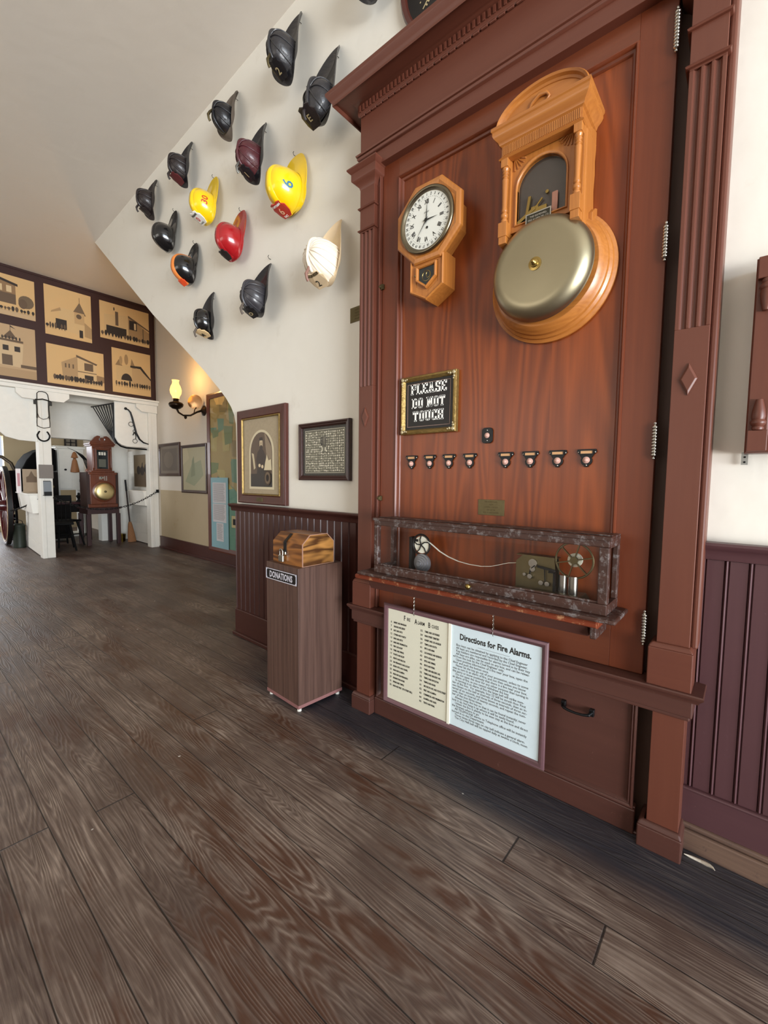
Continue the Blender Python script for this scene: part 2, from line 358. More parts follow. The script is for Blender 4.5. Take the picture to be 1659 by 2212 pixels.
MAHOG = wood('dark_mahogany_frame', '#3a1610', '#552318', 'z', freq=6, grain=.3, rough=.35, streak=.5, coat=.2)
CLOCKW = wood('red_brown_clock_wood', '#4a1f0f', '#7c3c1c', 'z', freq=8, grain=.3, rough=.35, coat=.3)
BLACKM = mat('black_metal', '#121315', .38, .4)
IRON = mat('dark_iron', '#1a1918', .5, .5, noise=.3, nscale=30)
BRASS = mat('old_brass', '#a58c52', .32, 1, noise=.15, nscale=20)
BRASSD = mat('tarnished_brass', '#6c6248', .42, 1, noise=.3, nscale=25)
NICKEL = mat('nickel_steel', '#b9b6ae', .25, 1)
GONG = mat('brushed_gong_brass', '#a59b80', .40, 1, noise=.06, nscale=5)
CREAM = mat('cream_paper', '#e9e5d2', .6, noise=.03, nscale=12)
INK = mat('black_ink', '#15130f', .6)
GOLD = mat('worn_gilt', '#8d7442', .42, .7, noise=.5, nscale=60, bump=.4)
BLACKP = mat('black_sign_panel', '#0e0908', .45)
WHITEL = mat('white_lettering', '#f3f1ea', .5)
DARK = mat('dark_recess', '#4a3024', .6)

# ================================================================== THE SETTING
floor = struct(MB().box(-14, 4.2, -5.2, 3.7, -.05, 0).build('floor', floor_mat()), 'worn dark plank floor')
struct(MB().box(-7.9, 4.2, -5.2, 3.7, 4.08, 4.2).build('ceiling', CEIL), 'pale painted plaster ceiling')
LM = Matrix.Translation((0, 1.71, 0)) @ Matrix.Rotation(-.031, 4, 'Z')      # frame of the long wall: x along it, y into it
poly = [(4.4, 0), (4.4, 4.08), (-6.29, 4.08), (-4.54, 2.80), (-3.50, 2.10), (-3.26, 1.925), (-3.14, 1.83), (-3.065, 1.755), (-3.02, 1.69), (-2.998, 1.62), (-2.993, 1.52), (-2.993, 0)]
struct(MB(xf=LM).prism(poly, 0, 1.285).build('wall_helmets', WALL), 'white plaster wall with a slanting edge under the stairs')
struct(MB(xf=LM).box(-14, -2.9, 1.29, 1.4, 0, 4.08).build('wall_recess', GREYWALL), 'recessed plaster wall beyond the slanting edge')
struct(MB(xf=LM).box(-7.86, -6.05, 1.284, 1.292, .2, 1.007).build('trim_1', BEIGE), 'tan painted lower band of the recessed wall')
struct(MB(xf=LM).box(-7.88, -2.995, 1.268, 1.292, 0, .185).box(-7.88, -2.995, 1.262, 1.292, .185, .205).box(-7.88, -2.995, 1.25, 1.292, 0, .03).build('baseboard_recess', WAINSX, bevel=.004), 'dark baseboard of the recessed wall')
far = MB().box(-8.0, -7.9, -5.2, 3.35, 2.52, 4.08).box(-8.0, -7.9, -5.2, -.35, 0, 2.52)
struct(far.build('wall_far', GREYWALL), 'far wall above the stall openings')
struct(MB().box(-14, 4.2, -5.3, -5.2, 0, 4.08).build('wall_opposite', WALL), 'plaster wall opposite the cabinet')
ent = MB().box(4.0, 4.2, 1.3, 1.9, 0, 4.08).box(4.0, 4.2, -5.2, -3.5, 0, 4.08).box(4.0, 4.2, -3.5, 1.3, 3.2, 4.08)
struct(ent.build('wall_entrance', WALL), 'wall round the open front doorway')
struct(MB().box(-14, -8.0, -5.2, 3.5, 2.62, 2.7).build('ceiling_stalls', WHITEPAINT), 'white board ceiling of the stalls')
bw = MB().box(-12.7, -12.5, -5.2, 3.5, 0, .12).box(-12.7, -12.5, 1.9, 3.5, .12, 2.62).box(-12.7, -12.5, -5.2, .3, .12, 2.62).box(-12.7, -12.5, .3, 1.9, 2.1, 2.62)
def brick_mat():
    m, t, b = nt('cream_painted_brick'); tc = N(t, 'ShaderNodeTexCoord'); mp = N(t, 'ShaderNodeMapping')
    mp.inputs['Rotation'].default_value = (PI/2, 0, PI/2); L(t, tc.outputs['Object'], mp.inputs[0])
    br = N(t, 'ShaderNodeTexBrick', inp={'Scale': 4.5, 'Color1': C('#cfc09a'), 'Color2': C('#bfae86'), 'Mortar': C('#a8987a')}); L(t, mp.outputs[0], br.inputs[0])
    L(t, br.outputs[0], b.inputs['Base Color']); b.inputs['Roughness'].default_value = .8; return m
struct(bw.build('wall_rear', brick_mat()), 'cream painted brick wall behind the stalls')
# white partition with a rounded opening behind the alarm clock table
pp = [(1.5, 2.62), (3.4, 2.62), (3.4, 0), (2.80, 0), (2.80, 1.80), (2.775, 1.86), (2.72, 1.895), (2.60, 1.905), (1.5, 1.90)]
struct(MB().prism(pp, -9.6, -9.4, 'x').build('wall_stall', WHITEPAINT), 'white stall partition with an opening')

# stall front: beam, posts, shaped boards
struct(MB().box(-7.98, -7.84, -.5, 3.26, 2.445, 2.52).box(-7.98, -7.80, -.5, 3.28, 2.495, 2.525).build('trim_2', WHITEPAINT, bevel=.004), 'white painted beam over the stall openings')
def post(y0, y1, nm, lab):
    m = MB().box(-8.06, -7.9, y0, y1, 0, 2.45).box(-7.905, -7.893, y0, y0+.055, 0, 2.35)
    struct(m.build(nm, WHITEPAINT, bevel=.006), lab)
post(1.585, 1.74, 'trim_3', 'white square post carrying the bridle and the horseshoe')
post(3.10, 3.242, 'trim_4', 'white post where the stalls meet the recessed wall')
post(-.35, -.2, 'trim_5', 'white square post further left')
cor = [(1.352, 2.45), (1.352, 2.385), (1.42, 2.318), (1.56, 2.312), (1.90, 2.312), (1.975, 2.38), (1.975, 2.45)]
struct(MB().prism(cor, -7.9, -7.855, 'x').build('trim_6', WHITEPAINT, bevel=.004), 'white bevelled bracket over the left post')
cor2 = [(2.905, 2.45), (2.905, 2.39), (2.99, 2.325), (3.24, 2.315), (3.24, 2.45)]
struct(MB().prism(cor2, -7.9, -7.87, 'x').build('trim_7', WHITEPAINT, bevel=.004), 'white bevelled bracket over the right post')
bl = [(-.2, 2.45), (-.2, 2.0), (.9, 2.0), (1.15, 1.86), (1.24, 1.765), (1.38, 1.725), (1.60, 1.715), (1.60, 2.45)]
struct(MB().prism(bl, -7.98, -7.94, 'x').build('trim_8', WHITEPAINT, bevel=.003), 'large white shaped board with a rounded lower corner')
br_ = [(2.61, 2.45), (2.605, 1.87), (2.65, 1.785), (2.70, 1.75), (2.78, 1.728), (3.12, 1.73), (3.12, 2.45)]
struct(MB().prism(br_, -7.98, -7.94, 'x').build('trim_9', WHITEPAINT, bevel=.003), 'white shaped board behind the curved harness bar')
struct(MB().box(-9.1, -8.9, 1.6, 3.2, 2.50, 2.62).box(-8.5, -8.3, 1.6, 3.2, 2.54, 2.62).build('trim_10', WHITEPAINT, bevel=.004), 'white ceiling battens inside the stall')

# wainscot left of the cabinet, with cap and baseboard
def wains(nm, lab, x0, x1, z0, z1, pitch, y, first=None):
    m = MB(xf=LM); pts = []; x = x0
    while x < x1-1e-4:
        xe = min(x+pitch, x1)
        pts += [(x, y), (x+.0035, y-.005), (x+.007, y), (x+.009, y+.004), (x+.012, y-.001), (xe-.003, y-.001), (xe-.001, y+.004)]; x = xe
    pts += [(x1, y), (x1, .003), (x0, .003)]
    m.prism(pts, z0, z1, 'z'); struct(m.build(nm, WAINS), lab)
def capm(nm, lab, x0, x1, zc):
    m = MB(xf=LM)
    prof = [(.002, zc-.055), (-.022, zc-.055), (-.026, zc-.045), (-.028, zc-.03), (-.040, zc-.022), (-.048, zc-.016), (-.052, zc-.008), (-.048, zc), (.002, zc)]
    m.prism(prof, x0, x1, 'x'); struct(m.build(nm, WAINSX, smooth=50), lab)
wains('trim_11', 'dark maroon beadboard wainscot left of the alarm cabinet', -2.993, -1.50, .2, .965, .0628, -.013)
capm('trim_12', 'rounded dark cap rail of the left wainscot', -3.04, -1.53, 1.018)
struct(MB(xf=LM).box(-3.0, -1.5, -.026, .002, 0, .205).box(-3.012, -1.5, -.045, .002, 0, .028).build('baseboard_left', WAINSX, bevel=.006), 'dark scuffed baseboard left of the cabinet')
WAR = wood('maroon_wainscot_daylit', '#472b2e', '#56383b', 'z', freq=4, grain=.1, rough=.42, streak=.4, bump=.04, wear=.5, wearcol='#7b6064')  # lighter copy of the wainscot maroon; daylight sheen put into the colour
WARX = wood('maroon_trim_daylit', '#472b2e', '#56383b', 'x', freq=4, grain=.1, rough=.42, streak=.4, bump=.05, wear=.4, wearcol='#80675a')  # trim version with the same daylight sheen in its colour
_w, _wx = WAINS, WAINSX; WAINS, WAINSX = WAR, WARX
wains('trim_13', 'maroon beadboard wainscot right of the alarm cabinet', -.155, 3.9, .2, .965, .058, -.013)
capm('trim_14', 'rounded cap rail of the right wainscot', -.105, 3.9, 1.022)
struct(MB(xf=LM).box(-.12, 3.9, -.024, .002, 0, .205).box(-.12, 3.9, -.03, .002, .195, .207).build('baseboard_right', WARX, bevel=.006), 'chipped maroon baseboard right of the cabinet')
WAINS, WAINSX = _w, _wx
SHOE = wood('worn_bare_shoe_moulding', '#3d2a26', '#7c614e', 'x', freq=6, grain=.8, rough=.6, streak=.7, along=.8, wear=1.2, wearcol='#3a2a2a')
struct(MB(xf=LM).box(-.115, 3.9, -.042, .002, 0, .070).box(-.115, 3.9, -.034, .002, .070, .088).build('trim_18', SHOE, bevel=.006), 'chipped bare wood shoe moulding along the right baseboard')

# ================================================================== THE ALARM CABINET
XL0, XL1, XR0, XR1, YF = -1.525, -1.433, -.198, -.110, 1.605
cab = thing('alarm_cabinet', 'tall reddish brown built-in fire alarm cabinet with fluted pilasters and dentilled cornice', 'cabinet', (-.83, 1.605, 0))
def wrap(mb, x0, x1, yf, yb, prof):
    Ls = []
    for k in range(4):
        l = []
        for p, z in prof:
            l.append([(x0-p, yb, z), (x0-p, yf-p, z), (x1+p, yf-p, z), (x1+p, yb, z)][k])
        Ls.append(l)
    mb.loops(Ls, cap=True)
def pilaster(x0, x1, bead_x1=None, lab=None):
    w = x1-x0; m = MB()
    m.box(x0, x1, YF, 1.765, .05, 1.67).box(x0, x1, YF, 1.765, 2.41, 2.75)
    pts = [(x0, YF)]
    for k in range(3):
        c = x0+w*(.26+.28*k)-.003; r = .0085
        pts += [(c+r*math.cos(a), YF+.9*r*math.sin(a)) for a in [PI-PI*j/6 for j in range(7)]]
    pts += [(x1, YF), (x1, 1.765), (x0, 1.765)]
    m.prism(pts, 1.67, 2.41, 'z')
    for k in range(3):          # rounded ends of the flutes
        c = x0+w*(.26+.28*k)-.003
    p = m.build('pilaster', CASING, cab, bevel=.0015)
    for zz in (2.42, 2.524):
        b = MB(); wrap(b, x0, x1, YF, 1.75, [(0, zz-.005), (.007, zz-.004), (.010, zz), (.007, zz+.004), (0, zz+.005)])
        b.build('bead', CASINGX, p)
    cp = MB(); wrap(cp, x0, x1, YF, 1.765, [(-.01, 2.612), (0, 2.612), (.004, 2.625), (.018, 2.640), (.030, 2.648), (.032, 2.652), (.032, 2.682), (.040, 2.688), (.048, 2.697), (.048, 2.703), (.03, 2.709), (-.01, 2.712)])
    cp.build('capital', CASINGX, p, smooth=35)
    d = MB(); cx = (x0+x1)/2-.001; cz = 1.518
    dm = [(cx, cz+.048), (cx+.023, cz), (cx, cz-.048), (cx-.023, cz)]
    d.prism(dm, YF+.001, YF-.004).prism([(cx+(a-cx)*.99, cz+(b_-cz)*.99) for a, b_ in dm], YF-.004, YF-.008, c=(cx, cz), scale1=.74)
    d.build('diamond_ornament', CASING, p, bevel=.001)
    bb = MB().box(x0-.02, x1+.012, YF-.018, 1.765, .558, .682)
    wrap(bb, x0-.02+.01, x1+.002, YF-.008, 1.765, [(0, .682), (.010, .682), (.006, .69), (0, .697), (-.01, .697)])
    bb.build('base_block', CASINGX, p, bevel=.003)
    pl = MB().box(x0-.024, x1+.012, YF-.016, 1.765, 0, .075); wrap(pl, x0-.014, x1+.002, YF-.006, 1.765, [(0, .075), (.010, .075), (.004, .088), (0, .092), (-.01, .092)])
    pl.build('plinth', LOWER, p, bevel=.004)
    return p
pR = pilaster(XR0, XR1); pL = pilaster(XL0, XL1)
MB().box(-.110, -.091, 1.622, 1.72, .69, 2.75).build('edge_bead', CASING, pR, bevel=.006)
MB().box(-1.433, -1.412, 1.628, 1.7, .56, 2.69).box(-1.417, -1.410, 1.622, 1.65, .56, 2.69).build('jamb_bead', CASING, pL, bevel=.003)
# head: architrave, bead, frieze, dentils, crown
hd = MB().box(XL0, XR1+.006, YF, 1.765, 2.687, 2.95); hd.build('frieze', CASINGX, cab, bevel=.002)
b = MB(); wrap(b, XL0, XR1+.006, YF, 1.765, [(-.002, 2.742), (.006, 2.744), (.012, 2.750), (.013, 2.757), (.006, 2.759), (.016, 2.763), (.018, 2.770), (.010, 2.776), (-.002, 2.778)])
b.build('architrave_bead', CASINGX, cab, smooth=45)
cr = MB(); wrap(cr, XL0, XR1+.006, YF, 1.765, [(-.01, 2.945), (.006, 2.945), (.010, 2.955), (.010, 2.995), (.022, 2.999), (.030, 3.004), (.090, 3.004), (.092, 2.990), (.097, 2.987), (.098, 2.998), (.106, 3.008), (.118, 3.024), (.122, 3.030), (.122, 3.042), (-.01, 3.046)])
cr.build('cornice', CASINGX, cab, smooth=35)
dn = MB(); n = 66
for k in range(n):
    x = XL0-.004+(XR1-XL0+.012)*(k+.5)/n
    dn.add([(x-.0065, YF-.016, 2.990), (x+.0045, YF-.016, 2.990), (x+.0065, YF-.016, 2.962), (x-.0045, YF-.016, 2.962), (x-.0065, YF-.008, 2.990), (x+.0045, YF-.008, 2.990), (x+.0065, YF-.008, 2.962), (x-.0045, YF-.008, 2.962)],
           [(0, 1, 2, 3), (4, 7, 6, 5), (0, 4, 5, 1), (1, 5, 6, 2), (2, 6, 7, 3), (3, 7, 4, 0)])
dn.build('dentil_carving', CASINGX, cab, bevel=.001)
dn = MB(); n = 40
for k in range(n):
    x = XL0+(XR1-XL0)*(k+.5)/n; dn.box(x-.014, x+.014, YF-.010, YF-.001, 2.940, 2.949)
dn.build('bead_carving', CASINGX, cab, bevel=.003)
MB().box(-1.44, -.19, 1.685, 1.70, .02, 2.70).build('back_board', DARK, cab)
# door
DY = 1.64
door = MB().box(-1.407, -1.312, DY, 1.672, .562, 2.695).box(-.340, -.237, DY, 1.672, .562, 2.695).build('door', STILE, cab, bevel=.0015)
for za, zb in ((2.605, 2.695), (.562, .728)): MB().box(-1.312, -.340, DY, 1.672, za, zb).build('door_rail', RAILW, door, bevel=.001)
MB().box(-1.31, -.342, DY+.016, DY+.026, .726, 2.607).build('door_panel', DOORW, door)
MB().frame(-1.314, -.338, .726, 2.607, [(0, DY+.002), (.002, DY-.006), (.007, DY-.008), (.011, DY-.004), (.013, DY+.004), (.018, DY+.006), (.022, DY+.012), (.024, DY+.017), (0, DY+.017)]).build('panel_moulding', STILE, door, smooth=50)
HZ = [(2.505, 2.632), (1.896, 2.016), (1.280, 1.396), (.665, .780)]
for z0, z1 in HZ:
    m = MB(); prof = [(0, 0), (.004, .001), (.0055, .004), (.003, .008), (.006, .010)]; z = .012
    while z < z1-z0-.014:
        prof += [(.0085, z), (.0095, z+.003), (.0085, z+.006), (.006, z+.0075)]; z += .0098
    prof += [(.006, z), (.003, z+.002), (.0055, z+.006), (.004, z+.009), (0, z+.010)]
    m.lathe(prof, (-.238, DY-.010, z0), (0, 0, 1), 14)
    m.build('hinge', NICKEL, door, smooth=60, label='ribbed steel hinge barrel')
for z, s in ((2.135, 1), (1.116, 1)):
    m = MB().box(-1.418, -1.392, DY-.012, DY+.001, z-.012, z+.012).box(-1.402, -1.396, DY-.02, DY-.01, z-.009, z+.009).box(-1.416, -1.404, DY-.018, DY-.01, z-.005, z+.005)
    m.build('latch', BRASSD, door, bevel=.002, label='small brass cupboard latch')
# ledge and lower part
lg = MB(); wrap(lg, XL0-.035, XR1+.03, 1.59, 1.765, [(-.02, .531), (.002, .531), (.004, .538), (.010, .545), (.014, .550), (.015, .556), (.012, .560), (-.02, .562)])
lg.box(XL0-.02, XR1+.02, 1.60, 1.765, .54, .561); lg.build('ledge', LOWER, cab, smooth=40)
MB().box(XL0-.03, XR1+.018, 1.592, 1.765, .478, .534).box(XL0-.022, XR1+.012, 1.597, 1.765, .466, .48).build('ledge_apron', LOWER, cab, bevel=.004)
lp = MB().box(-1.40, -.245, 1.636, 1.66, .10, .478).build('lower_door', LOWER, cab)
MB().frame(-1.405, -.242, .092, .482, [(0, 1.637), (0, 1.625), (.006, 1.622), (.011, 1.627), (.014, 1.624), (.018, 1.630), (.022, 1.637)]).build('lower_moulding', LOWER, lp, smooth=50)
h = MB(); z = .380
h.box(-.489, -.474, 1.620, 1.637, z-.012, z+.013).box(-.391, -.376, 1.620, 1.637, z-.012, z+.013)
h.tube([(-.481, 1.622, z+.002), (-.475, 1.606, z-.003), (-.458, 1.602, z-.006), (-.432, 1.600, z-.007), (-.406, 1.602, z-.006), (-.389, 1.606, z-.003), (-.383, 1.622, z+.002)], [.006, .006, .005, .0045, .005, .006, .006], 8)
h.build('pull_handle', BLACKM, lp, bevel=.001, smooth=40)
MB().box(-1.434, -.205, 1.63, 1.70, 0, .012).box(-1.42, -.235, 1.626, 1.66, .0, .088).box(-1.42, -.235, 1.632, 1.66, .088, .097).build('kick_board', LOWER, cab, bevel=.005)

# shelf under the display case
shf = thing('wall_shelf', 'worn red brown shelf with a splintered front edge fixed across the cabinet door', 'shelf', (-.86, 1.55, .68))
MB().prism([(1.638, .762), (1.462, .762), (1.456, .756), (1.458, .744), (1.470, .738), (1.486, .733), (1.638, .733)], -1.40, -.345, 'x').build('shelf_board', SHELFW, shf)
MB().prism([(1.600, .734), (1.508, .734), (1.532, .686), (1.600, .686)], -1.368, -.382, 'x').build('apron', LOWER, shf, bevel=.003)
MB().box(-.372, -.352, 1.50, 1.638, .69, .735).build('bracket', CASEW, shf, bevel=.004)

# glazed display case with telegraph instruments
dc = thing('display_case', 'long glazed case in worn dark wood standing on the shelf across the cabinet', 'display case', (-.83, 1.56, .762))
MB().box(-1.385, -.288, 1.452, 1.639, .763, .778).build('plinth_board', CASEW, dc, bevel=.005)
cx0, cx1, cy0, cz0, cz1, q = -1.310, -.322, 1.488, .778, 1.024, .026
m = MB().box(cx0, cx1, cy0, cy0+q, cz0, cz0+.036).box(cx0, cx1, cy0, cy0+q, cz1-.026, cz1)
m.box(cx0, cx0+q*.8, cy0, cy0+q, cz0+.036, cz1-.026).box(cx1-q*1.15, cx1, cy0, cy0+q, cz0+.036, cz1-.026)
m.box(cx0+.004, cx1-.004, cy0+.004, cy0+.012, cz0+.036, cz0+.044)
m.build('front_frame', CASEW, dc, bevel=.003)
for xa, xb in ((cx0, cx0+.016), (cx1-.016, cx1)):
    m = MB().box(xa, xb, cy0+q, 1.638, cz0, cz0+.034).box(xa, xb, cy0+q, 1.638, cz1-.03, cz1).box(xa, xb, 1.61, 1.638, cz0+.034, cz1-.03)
    m.build('side_frame', CASEW, dc, bevel=.002)
MB().box(cx0, cx1, cy0+.002, 1.639, cz1, cz1+.007).box(cx0-.006, cx1+.006, cy0-.005, cy0+.02, cz1-.004, cz1+.009).box(cx0, cx1, cy0+.035, cy0+.045, cz1+.007, cz1+.012).build('lid', CASEW, dc, bevel=.002)
MB().box(cx0+.02, cx1-.03, cy0+.010, cy0+.0115, cz0+.036, cz1-.026).build('glass_pane', PANE, dc)
MB().lathe([(0, 0), (.006, 0), (.005, .006), (.010, .010), (.012, .016), (.009, .022), (0, .025)], (-.81, cy0, cz0+.018), (0, -1, 0), 16).build('knob', BRASS, dc, smooth=60)

# register on its brass base
rg = thing('telegraph_register', 'brass telegraph register with a six spoked wheel inside the case', 'telegraph register', (-.54, 1.58, .778))
MB().prism([(-.672, .779), (-.655, .812), (-.42, .812), (-.398, .779)], 1.535, 1.625).build('base', BRASSD, rg, bevel=.004)
MB().prism([(-.655, .812), (-.655, .908), (-.628, .934), (-.512, .934), (-.505, .812)], 1.558, 1.562).prism([(-.655, .812), (-.655, .908), (-.628, .934), (-.512, .934), (-.505, .812)], 1.60, 1.604).box(-.655, -.505, 1.562, 1.60, .930, .934).build('side_plate', BRASSD, rg, bevel=.001)
for x, z, r in ((-.597, .857, .009), (-.555, .839, .009), (-.533, .838, .009), (-.617, .862, .006), (-.587, .885, .010), (-.587, .907, .016)):
    MB().cyl((x, 1.558, z), (x, 1.545, z), r, n=14).build('knob', NICKEL, rg, bevel=.001)
m = MB().obox((-.57, 1.552, .897), (-.505, 1.55, .888), .006, .008).obox((-.545, 1.55, .89), (-.54, 1.55, .835), .003, .003).box(-.512, -.506, 1.545, 1.56, .815, .885).box(-.53, -.506, 1.545, 1.555, .88, .885)
m.tube([(-.60, 1.552, .862), (-.595, 1.548, .885), (-.578, 1.546, .90)], .003, 6).build('lever', IRON, rg)
m = MB(); wc = (-.446, 1.556, .934); R1 = .062
m.tube([(wc[0]+R1*math.cos(a), wc[1], wc[2]+R1*math.sin(a)) for a in [2*PI*k/40 for k in range(40)]], .0035, 6, closed=True)
for k in range(6):
    a = k*PI/3+.25; m.obox((wc[0]+.012*math.cos(a), wc[1], wc[2]+.012*math.sin(a)), (wc[0]+R1*math.cos(a), wc[1], wc[2]+R1*math.sin(a)), .004, .008, (0, 1, 0))
m.cyl((wc[0], wc[1]-.006, wc[2]), (wc[0], wc[1]+.03, wc[2]), .013, n=16).build('spoked_wheel', BRASSD, rg, smooth=40)
MB().cyl((wc[0], wc[1]+.006, wc[2]), (wc[0], wc[1]+.02, wc[2]), .024, n=20).build('paper_roll', CREAM, rg)
for x, y in ((-.483, 1.565), (-.447, 1.560)): MB().cyl((x, y, .812), (x, y, .877), .0155, n=18).build('coil', NICKEL, rg, smooth=40, label='silvery wound coil')
rl = thing('paper_reel', 'black iron paper reel over a coiled spring drum at the left end of the case', 'paper reel', (-1.10, 1.58, .778))
MB().box(-1.166, -1.152, 1.565, 1.600, .779, .95).box(-1.172, -1.13, 1.555, 1.61, .779, .79).box(-1.160, -1.12, 1.57, 1.58, .93, .942).build('stand', IRON, rl, bevel=.002)
wc = (-1.102, 1.572, .919); R1 = .046; m = MB()
m.tube([(wc[0]+R1*math.cos(a), wc[1], wc[2]+R1*math.sin(a)) for a in [2*PI*k/36 for k in range(36)]], .004, 6, closed=True)
for k in range(5):
    a = k*2*PI/5+.3; m.tube([(wc[0], wc[1]-.003, wc[2]), (wc[0]+.5*R1*math.cos(a+.3), wc[1]-.003, wc[2]+.5*R1*math.sin(a+.3)), (wc[0]+R1*math.cos(a), wc[1], wc[2]+R1*math.sin(a))], .0025, 6)
m.build('reel_wheel', IRON, rl, smooth=40)
MB().cyl((wc[0], wc[1]+.001, wc[2]), (wc[0], wc[1]+.012, wc[2]), .038, n=28).build('paper_roll', CREAM, rl)
m = MB().lathe([(0, .0), (.010, .0), (.012, .006), (.018, .007), (.019, .012), (.026, .013), (.027, .018), (.034, .019), (.035, .026), (.042, .027), (.042, .038), (0, .038)], (-1.092, 1.535, .838), (0, 1, 0), 28)
m.build('spring_drum', mat('grey_spring_steel', '#77777a', .4, .5), rl, smooth=30, label='stepped grey spring drum')
tp = [(-1.066, .940), (-1.03, .918), (-1.003, .901), (-.96, .883), (-.911, .870), (-.86, .864), (-.804, .863), (-.76, .869), (-.725, .880), (-.69, .892), (-.656, .897), (-.61, .893), (-.597, .892)]
m = MB(); m.loops([[(x, 1.564, z+.0006), (x, 1.574, z+.0006), (x, 1.574, z-.0006), (x, 1.564, z-.0006)] for x, z in tp], cap=True)
tag(m.build('paper_tape', CREAM), 'narrow white paper tape sagging between reel and register in the case', 'paper tape')

# ================================================================== ON THE CABINET DOOR
def octo(cx, cz, R):      # regular octagon with flat top, inradius R
    k = R/math.cos(PI/8)
    return lambda d: [(cx+(R-d)/math.cos(PI/8)*math.cos(PI/8+PI/4*i), cz+(R-d)/math.cos(PI/8)*math.sin(PI/8+PI/4*i)) for i in range(8)]
ck = thing('wall_clock', 'octagonal golden oak wall clock with a drop box, white calendar dial and brass bezel', 'clock', (-1.09, 1.655, 2.29))
KX, KZ, KY = -1.089, 2.292, 1.553
f = octo(KX, KZ, .161)
MB().ringp(f, [(0, KY+.022), (.001, KY+.006), (.006, KY), (.020, KY-.003), (.034, KY+.001), (.036, KY+.022)]).build('octagon_frame', OAK, ck, bevel=.001)
MB().prism(f(.03), KY+.016, KY-.001).prism(octo(KX, KZ, .128)(0), 1.655, KY+.018).build('case_body', OAK, ck)
m = MB(); m.lathe([(.112, 0), (.132, .0), (.134, .006), (.132, .012), (.126, .016), (.120, .014), (.117, .006), (.112, .004)], (KX, KY, KZ), (0, -1, 0), 56)
bz = m.build('bezel', mat('aged_bezel_brass', '#7d7460', .3, 1), ck, smooth=60)
dl = MB().cyl((KX, KY-.002, KZ), (KX, KY-.004, KZ), .118, n=56).build('dial', mat('clock_dial_white', '#e6e6dc', .5), ck)
m = MB(); yy = KY-.0048
roman = ['XII', 'I', 'II', 'III', 'IIII', 'V', 'VI', 'VII', 'VIII', 'IX', 'X', 'XI']
for i, rn in enumerate(roman):
    a = PI/2-i*PI/6; put_text(m, rn, .026, KX+.066*math.cos(a), yy, KZ+.066*math.sin(a), 'CENTER', .0006, sx=.75, rot=a-PI/2, spacing=.9)
for i in range(31):
    a = PI/2-i*2*PI/31; put_text(m, str(i+1), .015, KX+.097*math.cos(a), yy, KZ+.097*math.sin(a), 'CENTER', .0003, rot=a-PI/2, sx=.8)
for i in range(60):
    a = i*PI/30; m.obox((KX+.089*math.cos(a), yy, KZ+.089*math.sin(a)), (KX+.092*math.cos(a), yy, KZ+.092*math.sin(a)), .0008, .0006, (0, 1, 0))
put_text(m, '8 DAY', .009, KX, yy, KZ+.03, 'CENTER')
m.cyl((KX+.004, yy, KZ-.030), (KX+.004, yy-.002, KZ-.030), .005, n=14)
m.build('numerals', INK, dl)
m = MB(); y2 = KY-.008
def hand(a, l, w, tail=.018):
    ca, sa = math.cos(R_(a)), math.sin(R_(a)); m.add([(KX-tail*ca, y2, KZ-tail*sa), (KX+w*sa, y2, KZ-w*ca), (KX+l*ca, y2, KZ+l*sa), (KX-w*sa, y2, KZ+w*ca)], [(0, 1, 2, 3)])
hand(87, .092, .003); hand(0, .060, .004); hand(232, .088, .0025)
m.cyl((KX, y2+.001, KZ), (KX, y2-.003, KZ), .007, n=16); m.build('hand', INK, dl)
MB().cyl((KX, KY-.010, KZ), (KX, KY-.0105, KZ), .119, n=48).build('glass', PANE, ck)
# drop box
px0, px1, pz1, pz0, pa = -1.181, -1.009, 2.155, 2.022, 1.974
drop = [(px0, pz1), (px0, pz0), (-1.094, pa), (px1, pz0), (px1, pz1)]
MB().prism(drop, KY+.016, 1.655).build('drop_box', OAK, ck, bevel=.001)
def inset(poly, c, d, R): return [(c[0]+(x-c[0])*(1-d/R), c[1]+(z-c[1])*(1-d/R)) for x, z in poly]
cc = (-1.094, 2.075)
MB().ringp(lambda d: inset(drop, cc, d, .086), [(0, KY+.017), (0, KY+.010), (.005, KY+.005), (.010, KY+.008), (.011, KY+.013), (.03, KY+.013), (.03, KY+.017)]).build('drop_frame', OAK, ck, bevel=.001)
pent = [(-1.146, 2.113), (-1.144, 2.060), (-1.094, 2.027), (-1.045, 2.060), (-1.045, 2.128)]
pent = [(-1.148, 2.122), (-1.148, 2.062), (-1.094, 2.022), (-1.042, 2.062), (-1.042, 2.122)]
cp = (-1.095, 2.080)
MB().ringp(lambda d: inset(pent, cp, d, .052), [(0, KY+.014), (0, KY+.004), (.004, KY), (.009, KY+.002), (.012, KY+.006), (.013, KY+.014)]).build('drop_door', OAK, ck, bevel=.0008)
g = MB().prism(inset(pent, cp, .012, .052), KY+.0125, KY+.0115).build('pendulum_glass', mat('dark_clock_glass', '#10191a', .12, coat=.6), ck)
m = MB(); m.tube([(cp[0]+.021*math.cos(a), KY+.011, 2.076+.021*math.sin(a)) for a in [2*PI*k/28 for k in range(28)]], .0009, 5, closed=True)
m.tube([(cp[0]+.008+.010*math.cos(a), KY+.011, 2.080+.013*math.sin(a)) for a in [2*PI*k/28 for k in range(28)]], .0008, 5, closed=True)
m.build('gilt_ring', BRASS, g)
MB().ell((-1.149, KY+.004, 2.085), .004, .006, .004).build('door_knob', BRASSD, ck, smooth=60)

